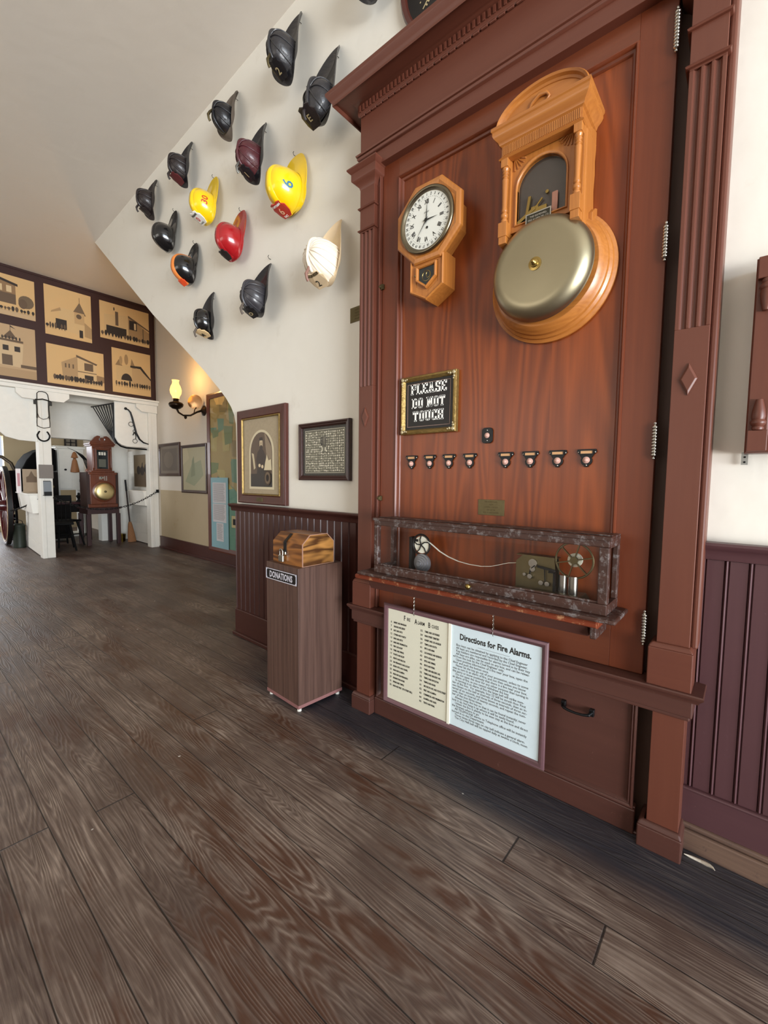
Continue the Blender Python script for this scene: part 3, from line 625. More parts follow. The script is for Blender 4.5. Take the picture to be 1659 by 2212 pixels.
# gong indicator
gg = thing('gong_indicator', 'carved golden oak fire alarm indicator with a big domed brass gong', 'gong', (-.598, 1.655, 1.95))
GX, GZ = -.598, 1.948
MB().lathe([(0, 0), (.222, 0), (.226, .006), (.226, .014), (.216, .020), (.214, .030), (.206, .038), (.204, .050), (.196, .060), (.190, .072), (.182, .078), (.0, .080)], (GX, 1.655, GZ), (0, -1, 0), 72).build('round_backboard', OAKX, gg, smooth=28)
def gd():
    pr = []
    for k in range(15):
        a = PI/2*k/14; pr.append((.120+.054*math.cos(a), .004+.046*math.sin(a)**1.1))
    pr += [(.08, .0525), (.04, .0545), (0, .0555)]
    return [(.165, -.006), (.176, .0)]+pr
MB().lathe(gd(), (GX, 1.552, GZ), (0, -1, 0), 72).build('gong', GONG, gg, smooth=70)
MB().lathe([(.022, -.001), (.022, .002), (.014, .004), (.013, .008), (.009, .010), (.0095, .015), (.006, .018), (.007, .022), (.004, .026), (0, .027)], (GX, 1.4965, GZ), (0, -1, 0), 24).build('boss', BRASS, gg, smooth=40)
# housing
hx0, hx1 = -.752, -.468; hc = (hx0+hx1)/2
hb = MB().box(hx0+.012, hx1-.004, 1.56, 1.655, 2.04, 2.40).build('housing', OAK, gg, bevel=.002)
# wavy side boards
sp = [(1.655, 2.05), (1.555, 2.05), (1.555, 2.36), (1.60, 2.385), (1.655, 2.40), (1.657, 2.34), (1.65, 2.30), (1.655, 2.26), (1.647, 2.20), (1.655, 2.14), (1.648, 2.12)]
MB().prism(sp, hx1-.005, hx1+.007, 'x').prism([(1.655, 2.145), (1.63, 2.135), (1.60, 2.11), (1.60, 2.05), (1.655, 2.05)], hx1-.005, hx1+.02, 'x').build('side_board', OAK, gg, bevel=.002)
def round_arch(x0, x1, z0, zs, n=18):
    cx, r = (x0+x1)/2, (x1-x0)/2
    return [(x0, z0)]+[(x1, z0)]+[(cx+r*math.cos(a), zs+r*.95*math.sin(a)) for a in [PI*k/n for k in range(n+1)]]
ax0, ax1 = -.690, -.520
def doorframe():
    # outer rectangle minus arched glass: strip between the two outlines
    inner = round_arch(ax0, ax1, 2.128, 2.245); n = len(inner); outer = []
    ox0, ox1, oz0, oz1 = -.716, -.492, 2.105, 2.375
    for x, z in inner:
        if z <= 2.1281: outer.append((ox0 if x < hc else ox1, oz0)); continue
        dx, dz = x-(ax0+ax1)/2, z-2.245
        s = min(((ox1-ox0)/2)/max(abs(dx), 1e-5), (oz1-2.245)/max(dz, 1e-5)); outer.append((ox0/2+ox1/2+dx*s, min(2.245+dz*s, oz1)))
    return inner, outer
inn, outr = doorframe()
m = MB(); m.loops([[(x, 1.560, z) for x, z in outr], [(x, 1.545, z) for x, z in outr], [(x, 1.545, z) for x, z in inn], [(x, 1.560, z) for x, z in inn]], closed_v=True)
dd = m.build('indicator_door', OAK, gg)
m = MB(); c0 = ((ax0+ax1)/2, 2.20)
m.loops([[(c0[0]+(x-c0[0])*(1+e), y, c0[1]+(z-c0[1])*(1+e)) for x, z in inn] for e, y in ((0, 1.556), (.0, 1.541), (.03, 1.538), (.07, 1.5385), (.085, 1.544), (.085, 1.547))])
m.build('door_moulding', OAK, dd, smooth=50)
MB().prism(inn, 1.557, 1.5565).build('door_glass', PANE, dd)
MB().prism([(x, z) for x, z in inn], 1.5595, 1.5585).build('dark_interior', mat('indicator_interior', '#3d342c', .5, noise=.5, nscale=12), dd)
for sx, cx_ in ((1, -.708), (-1, -.500)):
    m = MB()
    for k in range(6):
        a = R_(-8-k*15); m.obox((cx_+.004*sx, 1.544, 2.366), (cx_+sx*.05*math.cos(a), 1.5435, 2.366+.05*math.sin(a)), .0045, .005, (0, 1, 0))
    m.build('carved_fan', OAKX, dd, bevel=.001)
m = MB().obox((-.70, 1.55, 2.128), (-.625, 1.549, 2.165), .006, .012).obox((-.655, 1.55, 2.15), (-.645, 1.549, 2.21), .008, .010).box(-.64, -.615, 1.548, 1.555, 2.145, 2.172).obox((-.625, 1.55, 2.165), (-.60, 1.549, 2.19), .005, .006).cyl((-.585, 1.548, 2.205), (-.585, 1.555, 2.205), .006, n=12)
m.box(-.615, -.585, 1.548, 1.556, 2.14, 2.165)
m.build('striker', BRASS, gg, bevel=.001)
MB().box(-.568, -.548, 1.547, 1.555, 2.128, 2.195).build('hammer_post', mat('pink_wood', '#a0705c', .5), gg, bevel=.003)
lp_ = MB().box(-.650, -.565, 1.535, 1.546, 2.100, 2.140).build('name_plate', mat('dark_label', '#3e3b30', .4, .6), gg, bevel=.001)
m = MB().frame(-.652, -.563, 2.098, 2.142, [(0, 1.536), (0, 1.533), (.004, 1.533), (.004, 1.536)])
for i, tx in enumerate(('THE GAMEWELL', 'FIRE ALARM TEL CO', 'NEW YORK')): put_text(m, tx, .0085, -.6075, 1.534, 2.127-.0105*i, 'CENTER', .0002, sx=.95)
m.build('plate_lettering', NICKEL, lp_)
MB().box(-.675, -.535, 1.54, 1.56, 2.085, 2.10).build('sill', OAKX, gg, bevel=.002)
# turned columns
for x in (-.727, -.478):
    m = MB(); m.box(x-.013, x+.013, 1.508, 1.534, 2.325, 2.352).box(x-.016, x+.016, 1.505, 1.537, 2.085, 2.135).box(x-.014, x+.014, 1.507, 1.535, 2.06, 2.085)
    pr = [(.006, 2.133), (.012, 2.138), (.012, 2.146), (.008, 2.150), (.0125, 2.156), (.0125, 2.166), (.007, 2.170), (.011, 2.176), (.009, 2.19), (.010, 2.24), (.0115, 2.285), (.0075, 2.290), (.012, 2.295), (.0075, 2.301), (.012, 2.307), (.009, 2.312), (.013, 2.32), (.011, 2.326)]
    m.lathe([(r, z) for r, z in pr], (x, 1.521, 0), (0, 0, 1), 16)
    m.build('turned_column', OAK, gg, bevel=.001, smooth=35)
    MB().box(x-.015, x+.015, 1.534, 1.56, 2.06, 2.352).build('pilaster_strip', OAK, gg, bevel=.001)
# entablature
m = MB(); wrap(m, hx0+.014, hx1-.004, 1.52, 1.655, [(-.02, 2.352), (.008, 2.352), (.012, 2.356), (.008, 2.362), (.004, 2.366), (.004, 2.400), (.010, 2.404), (.014, 2.414), (.026, 2.426), (.030, 2.434), (.030, 2.444), (.034, 2.448), (.034, 2.458), (.018, 2.464), (-.02, 2.466)])
en = m.build('entablature', OAKX, gg, smooth=30)
m = MB(); k = 0; x = hx0+.014
while x < hx1-.008:
    m.box(x+.0012, x+.0045, 1.5135, 1.517, 2.368, 2.398); x += .0058
m.build('reeded_frieze', OAK, en)
# segmental pediment
px_, pw = hc+.003, .160
def seg(d): return [(px_-pw+d, 2.462)]+[(px_+pw-d, 2.462)]+[(px_+(pw-d)*math.cos(a), 2.462+(.092-d)*math.sin(a)) for a in [PI*k/24 for k in range(1, 24)]]
MB().prism(seg(.01), 1.527, 1.645).build('pediment_board', OAKX, gg)
MB().ringp(seg, [(0, 1.645), (0, 1.512), (.004, 1.506), (.010, 1.510), (.014, 1.520), (.020, 1.524), (.022, 1.53)]).build('pediment_arch', OAKX, gg, smooth=30)
m = MB()
m.tube([(px_-.045, 1.525, 2.480), (px_-.03, 1.522, 2.50), (px_-.005, 1.520, 2.512), (px_+.02, 1.522, 2.508), (px_+.028, 1.523, 2.495), (px_+.018, 1.523, 2.484), (px_+.006, 1.523, 2.488)], [.002, .006, .007, .006, .005, .004, .003], 8)
m.tube([(px_-.05, 1.525, 2.475), (px_-.025, 1.523, 2.483), (px_-.005, 1.523, 2.479)], [.002, .006, .003], 8)
m.build('carved_scroll', OAKX, gg, smooth=50)
for k in range(7):
    a = R_(38+k*17.3); MB().ell((px_+pw*math.cos(a), 1.545, 2.468+.096*math.sin(a)), .008, .008, .008, 10, 8).build('finial_ball', OAK, gg, smooth=60)

# please do not touch
sg = thing('warning_sign', 'black PLEASE DO NOT TOUCH sign in a worn gilt frame', 'sign', (-1.13, 1.656, 1.55))
fx0, fx1, fz0, fz1, fy = -1.278, -.978, 1.420, 1.684, 1.630
MB().frame(fx0, fx1, fz0, fz1, [(0, 1.655), (0, fy+.004), (.004, fy), (.010, fy-.002), (.017, fy+.004), (.021, fy+.010), (.023, fy+.016), (.023, 1.655)]).build('frame', GOLD, sg, smooth=40)
for x in (fx0+.012, fx1-.012):
    for z in (fz0+.012, fz1-.012):
        m = MB()
        for dx, dz, r in ((0, 0, .009), (.016, .002, .006), (-.002, .016, .006), (.026, 0, .004), (0, .026, .004)):
            sx = 1 if x < -1.1 else -1; sz = 1 if z < 1.55 else -1
            m.ell((x+dx*sx, fy-.001, z+dz*sz), r, .004, r, 10, 6)
        m.build('corner_ornament', mat('rubbed_gilt_highlight', '#b9aa86', .4, .6, noise=.5, nscale=90), sg, smooth=60)
bp = MB().box(fx0+.02, fx1-.02, fy+.013, fy+.016, fz0+.02, fz1-.02).build('sign_panel', BLACKP, sg)
MB().frame(fx0+.034, fx1-.034, fz0+.034, fz1-.034, [(0, fy+.0128), (0, fy+.0122), (.0015, fy+.0122), (.0015, fy+.0128)]).build('pink_border', mat('pink_line', '#a98a7c', .5), bp)
# slab lettering made of strokes
GL = {
 'P': (4, [((1, 0), (1, 6)), ((1, 6), (3, 6)), ((3.2, 6), (3.6, 5.2)), ((3.6, 5.2), (3.6, 4)), ((3.6, 4), (3.2, 3.1)), ((3.2, 3.1), (1, 3.1))], [(1, 0), (.9, 6)]),
 'L': (4, [((1, 0), (1, 6)), ((1, 0), (3.6, 0)), ((3.6, 0), (3.6, 1.4))], [(1, 6), (.8, 0)]),
 'E': (4, [((1, 0), (1, 6)), ((1, 0), (3.5, 0)), ((1, 6), (3.5, 6)), ((3.6, 0), (3.6, 1.3)), ((3.6, 6), (3.6, 4.7)), ((1, 3), (2.6, 3))], [(.8, 6), (.8, 0)]),
 'A': (4.6, [((.9, 0), (2.3, 6)), ((2.3, 6), (3.8, 0)), ((1.4, 2), (3.3, 2))], [(.9, 0), (3.8, 0), (2.2, 6)]),
 'S': (4, [((3.4, 4.4), (3.4, 6)), ((3.2, 6), (1.2, 6)), ((.9, 5.6), (.9, 3.8)), ((1, 3.4), (3.3, 2.7)), ((3.5, 2.4), (3.5, .6)), ((3.3, 0), (1, 0)), ((.8, 0), (.8, 1.6))], []),
 'D': (4.2, [((1, 0), (1, 6)), ((1, 0), (3, 0)), ((1, 6), (3, 6)), ((3.3, .4), (3.6, 1.4)), ((3.6, 1), (3.6, 5)), ((3.6, 4.6), (3.2, 5.8))], [(.8, 0), (.8, 6)]),
 'O': (4.2, [((1, .8), (1, 5.2)), ((3.5, .8), (3.5, 5.2)), ((1.4, 0), (3.1, 0)), ((1.4, 6), (3.1, 6)), ((1, .8), (1.5, .1)), ((3.5, .8), (3, .1)), ((1, 5.2), (1.5, 5.9)), ((3.5, 5.2), (3, 5.9))], []),
 'N': (4.6, [((1, 0), (1, 6)), ((3.8, 0), (3.8, 6)), ((1, 6), (3.8, 0))], [(.9, 0), (.6, 6), (3.9, 6)]),
 'T': (4.2, [((2.1, 0), (2.1, 6)), ((.5, 6), (3.7, 6)), ((.5, 6), (.5, 4.6)), ((3.7, 6), (3.7, 4.6))], [(2.1, 0)]),
 'U': (4.4, [((.9, 6), (.9, 1)), ((3.6, 6), (3.6, 1)), ((1.3, .1), (3.2, .1)), ((.9, 1), (1.4, .2)), ((3.6, 1), (3.1, .2))], [(.9, 6), (3.6, 6)]),
 'C': (4, [((1, .8), (1, 5.2)), ((1.4, 0), (3.3, 0)), ((1.4, 6), (3.3, 6)), ((1, .8), (1.5, .1)), ((1, 5.2), (1.5, 5.9)), ((3.5, 0), (3.5, 1.6)), ((3.5, 6), (3.5, 4.4))], []),
 'H': (4.6, [((1, 0), (1, 6)), ((3.7, 0), (3.7, 6)), ((1, 3), (3.7, 3))], [(1, 0), (1, 6), (3.7, 0), (3.7, 6)])}
m = MB()
def slab(word, xc, z, u, kz=1.0):
    wd = sum(GL[c][0]+.75 if c != ' ' else 2.6 for c in word); x = xc-wd*u/2
    for c in word:
        if c == ' ': x += 2.6*u; continue
        w, st, sf = GL[c]
        for (a, b_), (c_, d_) in st:
            dv = Vector((c_-a, d_-b_)); ln = dv.length or 1; e = dv/ln*.30
            vert = abs(dv.x) < abs(dv.y)*.8; th = 1.25 if vert else .85
            m.obox((x+(a-e.x)*u, fy+.0115, z+(b_-e.y)*u*kz), (x+(c_+e.x)*u, fy+.0115, z+(d_+e.y)*u*kz), .001, th*u, (0, -1, 0)) if False else m.obox((x+(a-e.x)*u, fy+.0118, z+(b_-e.y)*u*kz), (x+(c_+e.x)*u, fy+.0118, z+(d_+e.y)*u*kz), th*u, .001, (0, 1, 0))
        for sx, sz in sf: m.obox((x+(sx-1.05)*u, fy+.0118, z+sz*u*kz), (x+(sx+1.05)*u, fy+.0118, z+sz*u*kz), .85*u, .001, (0, 1, 0))
        x += (w+.75)*u
for w_, z in (('PLEASE', 1.604), ('DO NOT', 1.541), ('TOUCH', 1.481)): slab(w_, -1.126, z, .0068 if w_ != 'DO NOT' else .0066)
m.build('lettering', WHITEL, bp)

# push buttons
def plate_poly():
    P = [(-.031, .030), (-.033, .024), (-.034, .020), (-.030, .016), (-.024, .010), (-.020, .003), (-.016, -.001)]
    P += [(-.020*math.cos(a), -.010-.020*math.sin(a)) for a in [R_(-8+k*14) for k in range(7)]]
    P += [(-.010, -.031), (-.006, -.033), (0, -.034)]
    return P+[(-x, z) for x, z in reversed(P[:-1])]
def button_proto():
    t = thing('bell_push', 'x', 'push button', (0, 0, 0), group='black bell pushes in a row under the warning sign')
    m = MB(local=True); pl = [(x, z) for x, z in plate_poly()]; m.prism(pl, 0, -.006); p = m.build('back_plate', BLACKM, t, bevel=.0012)
    m = MB(local=True).frame(-.024, .024, .010, .028, [(0, -.006), (0, -.009), (.004, -.009), (.004, -.006)]); m.build('label_holder', BLACKM, p)
    MB(local=True).box(-.020, .020, -.0075, -.0065, .0135, .0245).build('name_card', mat('tan_name_card', '#c99a6c', .6, noise=.15, nscale=90), t)
    MB(local=True).lathe([(.012, 0), (.012, .005), (.008, .007), (.0075, .007), (.0075, .012), (.005, .0145), (0, .015)], (0, -.005, -.009), (0, -1, 0), 16).build('button', mat('pink_bone_button', '#c49a8c', .35), t, smooth=45)
    for x, z in ((-.028, .019), (.028, .019), (0, -.027)): MB(local=True).ell((x, -.006, z), .003, .002, .003, 8, 6).build('screw', NICKEL, t, smooth=60)
    return t
def copy_tree(o, loc=None, par=None):
    c = o.copy(); S.collection.objects.link(c)
    if par is not None: c.parent = par
    if loc is not None: c.location = loc
    for ch in list(o.children): copy_tree(ch, None, c)
    return c
bx = [-1.222, -1.119, -1.017, -.914, -.752, -.651, -.547, -.446]
labs = ['black bell push at the far left end of the row', 'black bell push second from the left in the row', 'black bell push third from the left in the row', 'black bell push just left of the gap in the row',
        'black bell push just right of the gap in the row', 'scuffed shiny bell push third from the right end of the row', 'black bell push with a tan card next to the rightmost one', 'black bell push at the right end with a pale card']
pb = button_proto()
for i, x in enumerate(bx):
    o = pb if i == 0 else copy_tree(pb)
    o.location = (x, 1.655, 1.293); o['label'] = labs[i]
t = thing('oval_bell_push', 'single tall rounded black bell push above the gap in the row', 'push button', (-.835, 1.655, 1.394))
pl = arc(-.835+.010, 1.394+.018, .014, 0, 90, 5)+arc(-.835-.010, 1.394+.018, .014, 90, 180, 5)+arc(-.835-.010, 1.394-.018, .014, 180, 270, 5)+arc(-.835+.010, 1.394-.018, .014, 270, 360, 5)
MB().prism(pl, 1.655, 1.648).build('back_plate', BLACKM, t, bevel=.0015)
MB().lathe([(.011, 0), (.011, .003), (.006, .006), (.006, .010), (0, .012)], (-.835, 1.649, 1.394), (0, -1, 0), 16).build('button', mat('pink_bone_button', '#c49a8c', .35), t, smooth=45)
for z in (1.415, 1.373): MB().ell((-.835, 1.648, z), .003, .002, .003, 8, 6).build('screw', NICKEL, t, smooth=60)
# brass plaques
t = thing('brass_plaque', 'small engraved brass plaque on the door above the glazed case', 'plaque', (-.811, 1.656, 1.097))
p = MB().box(-.870, -.752, 1.6535, 1.6555, 1.064, 1.129).build('plate', BRASSD, t, bevel=.0006)
m = MB()
for i, tx in enumerate(('FIRE ALARM PANEL', 'FROM', 'CENTRAL STATION', 'GIFT OF THE', 'BOX 15 ASSOCIATION')): put_text(m, tx, .0085, -.811, 1.6532, 1.117-.0112*i, 'CENTER', sx=.8)
m.build('engraving', mat('engraved_brown', '#4d3f22', .5, .5), p)
t = thing('wall_plaque', 'small brass plaque on the white wall tucked beside the left pilaster', 'plaque', M=LM @ Matrix.Translation((-1.66, 0, 2.11)))
p = MB(local=True).box(-.085, .03, -.003, 0, -.035, .045).build('plate', BRASSD, t, bevel=.0006)
m = MB(local=True)
for i in range(4): put_text(m, ('HELMETS', 'ON LOAN', 'FROM THE', 'FIRE DEPT')[i], .012, -.028, -.0034, .024-.016*i, 'CENTER', sx=.8)
m.build('engraving', mat('engraved_brown', '#4d3f22', .5, .5), p)

# framed fire alarm notice
ntc = thing('framed_notice', 'wide mauve framed notice with a cream box list and pale blue Directions for Fire Alarms', 'notice', (-.94, 1.58, .11))
nx0, nx1, nz0, nz1, ny = -1.342, -.537, .103, .604, 1.600
NM = Matrix.Translation((0, 0, 1.2)) @ Matrix.Scale(.978, 4) @ Matrix.Translation((0, 0, -1.2))
MAUVE = wood('dusty_mauve_frame', '#5b3d40', '#6f5055', 'x', freq=4, grain=.15, rough=.45, bump=.04, wear=.4, wearcol='#9b8080')
MB(xf=NM).frame(nx0, nx1, nz0, nz1, [(0, 1.610), (0, ny+.004), (.003, ny), (.010, ny-.003), (.018, ny+.001), (.024, ny+.006), (.025, ny+.012), (.025, 1.610)]).build('frame', MAUVE, ntc, smooth=40)
lpn = MB(xf=NM).box(nx0+.022, -.9665, ny+.009, ny+.012, nz0+.022, nz1-.022).build('list_sheet', mat('cream_list_sheet', '#e3e0cb', .6, noise=.03, nscale=10), ntc)
rpn = MB(xf=NM).box(-.9655, nx1-.022, ny+.009, ny+.012, nz0+.022, nz1-.022).build('directions_sheet', mat('pale_blue_sheet', '#dcebf0', .5, noise=.05, nscale=9), ntc)
MB(xf=NM).box(-.972, -.958, ny+.004, ny+.010, nz0+.022, nz1-.022).build('mat_divider', CREAM, ntc, bevel=.001)
ty = ny+.0086
m = MB(xf=NM); put_text(m, 'F', .034, -1.222, ty, .538, 'LEFT', .0008, sx=.62); put_text(m, 'IRE', .022, -1.204, ty, .540, 'LEFT', .0004, sx=.7)
put_text(m, 'A', .034, -1.158, ty, .536, 'LEFT', .0008, sx=.62); put_text(m, 'LARM', .022, -1.140, ty, .538, 'LEFT', .0006, sx=.7)
put_text(m, 'B', .034, -1.082, ty, .536, 'LEFT', .0008, sx=.62); put_text(m, 'OXES', .022, -1.063, ty, .538, 'LEFT', .0004, sx=.7)
LL = [('6', 'Henry and Brannan'), ('7', 'Orange and Jessup'), ('8', 'East and Soto'), ('12', 'Cypress and Fourth'), ('13', 'Main and Sixth'), ('14', 'Main and Wilmington'), ('15', 'First and Bluff'), ('16', 'Third and Spring'), ('17', 'Fourth and Bluff'), ('21', 'Eighth and Beacon'), ('23', 'San Fernando and Locust'), ('24', 'Buena Vista and Chapel'), ('25', 'Main and Alameda'), ('26', 'Main and San Fernando'), ('27', 'Engine Four House'), ('31', 'Spring and Temple'), ('35', 'Main and First  (9th Street Bell)')]
RL = [('32', 'Third and Los Robles'), ('34', 'Main Street Cemetery'), ('36', 'Sunset and Los Angeles'), ('37', 'Temple and South'), ('41', 'Fifth and Main'), ('42', 'Los Angeles and Seventh'), ('43', 'Sixth and Bluff'), ('45', 'Fifth and Spring'), ('46', 'Sixth and Pearl'), ('51', 'Third and Beaudry Ave.'), ('52', 'Temple and Beaudry Ave.'), ('53', 'Temple and Boylston'), ('54', 'Temple and Bond'), ('61', 'Brooklyn Ave. and State Street'), ('62', 'First and Alameda'), ('63', 'Commercial and Wilmington'), ('64', 'Alameda and Aliso'), ('65', 'Tenth and Pearl')]
for i, (a, b_) in enumerate(LL):
    z = .512-.0198*i; put_text(m, a, .0125, -1.298, ty, z, 'CENTER', .0004); put_text(m, b_.upper(), .0115, -1.283, ty, z, 'LEFT', .0006, sx=.62)
for i, (a, b_) in enumerate(RL):
    z = .509-.0198*i; put_text(m, a, .0125, -1.118, ty, z, 'CENTER', .0004); put_text(m, b_.upper(), .0115, -1.100, ty, z, 'LEFT', .0006, sx=.62)
m.build('box_list_print', INK, lpn)
m = MB(xf=NM); put_text(m, 'Directions for Fire Alarms.', .036, -.7595, ty, .522, 'CENTER', .0011, sx=.80)
m.box(-.83, -.69, ty-.0003, ty, .507, .5078)
DL = ['  Box keys can be obtained by applying to the Chief Engineer', '  All keys are numbered and recorded by the Chief Engineer.', '  Key holders are responsible for alarms turned in by their key', '  All keys are alike, can be used on any box, and can be releas-', 'ed from the lock by the Chief Engineer only.', '  Upon positive information of a fire near your box, open the', 'door and push the button once.', '  Never let the key go out of your possession, unless to some', 'one to turn in an alarm of fire, and not then unless you know', 'the party or know positively that there is a fire near your box.', '  Do not open the door for any other purpose than turning in', 'an alarm of fire, as you cannot withdraw the key.', '  In turning in an alarm of fire the large bell will strike num-', 'ber of the box.  For example, box 23 will be struck thus: First', 'two blows on the bell at intervals of three seconds, then an in-', 'terval of six seconds, and three blows at intervals of three sec-', 'onds, then an interval of twenty seconds, and repeat the num-', 'ber of the box three times.', '  Always keep the key so that it can be found instantly; never', 'lock it up, but hang it up where it will be easily found.', '  Unless the fire is plainly to be seen stay at the box and direct', 'the firemen where to go.', '  All TELEPHONE alarms to Telephone office will be instantly', 'turned in to the Department.', '  Three times three taps on city bell indicate a general alarm.', "  The City Hall bell will be tapped daily at twelve o'clock, noon"]
for i, s_ in enumerate(DL): put_text(m, s_.replace('  ', '    ', 1) if s_.startswith('  ') else s_, .0142, -.948, ty, .490-.0131*i, 'LEFT', .0001, sx=.93)
m.build('directions_print', INK, rpn)
MB(xf=NM).box(nx0+.022, nx1-.022, ny+.0068, ny+.0072, nz0+.022, nz1-.022).build('glass', PANE, ntc)
for cx_ in (-1.131, -.743):
    m = MB(); z = .588; k = 0
    m.tube([(cx_, 1.566, .614), (cx_, 1.560, .600), (cx_, 1.566, .590)], .0015, 6)
    z = .612
    while z < .688:
        a = [2*PI*j/10 for j in range(10)]
        m.tube([(cx_+(.0032*math.cos(q_) if k % 2 else 0), 1.566+(0 if k % 2 else .0032*math.cos(q_)), z+.006*math.sin(q_)) for q_ in a], .0011, 5, closed=True); z += .0085; k += 1
    tag(m.build('hanging_chain', NICKEL, smooth=60), 'short twisted chain on the %s holding up the framed notice' % ('left' if cx_ < -1 else 'right'), 'chain', 'chains holding the framed notice')

# ================================================================== PEDESTAL AND DONATION CHEST
PM = Matrix.Translation((-1.712, 1.368, 0)) @ Matrix.Rotation(R_(-3.4), 4, 'Z')
pd = thing('pedestal', 'tall square walnut laminate pedestal on small feet with a DONATIONS sign', 'pedestal', M=PM)
MB(local=True).box(-.297, 0, 0, .292, .028, .754).build('body', WALNUT, pd, bevel=.001)
MB(local=True).box(-.299, .002, -.002, .294, .018, .036).build('base_strip', mat('pinkish_edge_strip', '#8a5f5c', .5), pd, bevel=.001)
for x in (-.28, -.017):
    for y in (.017, .275): MB(local=True).cyl((x, y, 0), (x, y, .02), .012, .010, 12).build('foot', mat('white_plastic_foot', '#d8d4ca', .5), pd)
s_ = MB(local=True).box(-.292, -.008, -.006, 0, .664, .722).build('sign_plate', BLACKP, pd, bevel=.001)
m = MB(local=True).frame(-.292, -.008, .664, .722, [(0, -.006), (0, -.0075), (.004, -.0075), (.004, -.006)])
for x in (-.286, -.014):
    for z in (.670, .716): m.box(x-.004, x+.004, -.0075, -.006, z-.004, z+.004)
put_text(m, 'DONATIONS', .046, -.150, -.0068, .677, 'CENTER', .0016, sx=.76, spacing=1.05)
m.build('sign_lettering', mat('silver_lettering', '#cfcdd6', .4), s_)
CM_ = PM @ Matrix.Translation((-.014, .034, .754)) @ Matrix.Rotation(R_(3), 4, 'Z')
ch = thing('donation_chest', 'streaky stained pine chest with chamfered lid standing on the pedestal', 'chest', M=CM_)
oc = [(0, 0), (0, .118), (.050, .164), (.168, .164), (.218, .118), (.218, 0)]
MB(local=True).prism(oc[:2]+oc[4:], -.25, -.001, 'x').build('body', CHESTW, ch, bevel=.001)
MB(local=True).prism(oc[1:5], -.25, -.001, 'x').build('lid', CHESTW, ch, bevel=.001)
m = MB(local=True).prism([(.004, .003), (.004, .117), (.052, .160), (.166, .160), (.214, .117), (.214, .003)], -.001, .0015, 'x'); m.build('end_panel', CHESTE, ch)
m = MB(local=True).loops([[(x, y, z) for x, y, z in ((xx, a, b_) for a, b_ in oc)] for xx in (-.002, .003)]+[[(.003, .109+(a-.109)*.965, .08+(b_-.08)*.965) for a, b_ in oc], [(-.002, .109+(a-.109)*.965, .08+(b_-.08)*.965) for a, b_ in oc]], closed_v=True)
m.build('end_edge', mat('pale_edge_wood', '#a8806c', .5), ch)
m = MB(local=True); xs0, xs1 = -.150, -.128
m.loops([[(xs0, y, z), (xs1, y, z), (xs1, y+.0, z+.0025), (xs0, y, z+.0025)] for y, z in ((.040, .158), (.030, .149), (.004, .126), (-.002, .119), (-.004, .112), (-.004, .07))], cap=True)
m.box(xs0, xs1, -.0045, -.001, .058, .118); m.build('strap', mat('black_leather_strap', '#0f0e0e', .35), ch, smooth=50)
MB(local=True).box(-.146, -.130, -.006, -.001, .052, .066).build('hasp', NICKEL, ch, bevel=.001)
lk = thing('padlock', 'shiny steel padlock hanging on the strap of the pine chest', 'padlock', M=CM_ @ Matrix.Translation((-.158, -.014, .012)))
MB(local=True).box(-.019, .019, -.006, .007, .0, .036).build('body', NICKEL, lk, bevel=.003)
MB(local=True).tube([(-.012, 0, .034), (-.012, 0, .056)]+[(-.012*math.cos(a), 0, .056+.012*math.sin(a)) for a in [PI*k/8 for k in range(1, 8)]]+[(.012, 0, .056), (.012, 0, .034)], .0035, 8).build('shackle', NICKEL, lk, smooth=60)

# ================================================================== HELMETS ON THE LONG WALL
def hmat(name, col, rough=.42, coat=.18, noise=.5, sc=38, bump=.35): return mat(name, col, rough, 0, coat, noise=noise, nscale=sc, bump=bump)
HB = hmat('black_leather_shell', '#17161a', .36); HG = hmat('grey_black_leather', '#2c2a2c', .42); HBR = hmat('brown_black_leather', '#241c1c', .4)
HMAR = hmat('maroon_leather', '#4d1e24', .4); HY = mat('yellow_plastic_shell', '#f2cb08', .28, 0, .6); HR = mat('red_enamel_shell', '#a3151c', .25, 0, .6, noise=.1, nscale=12)
HBL = mat('smooth_black_shell', '#111113', .2, 0, .7); HW = mat('cream_white_leather', '#ece0cd', .45, noise=.1, nscale=14, bump=.1); HBW = mat('dusty_brim', '#5b5046', .6, noise=.4, nscale=18)
HWB = mat('yellowed_white_brim', '#dcc29c', .5, noise=.15, nscale=9)
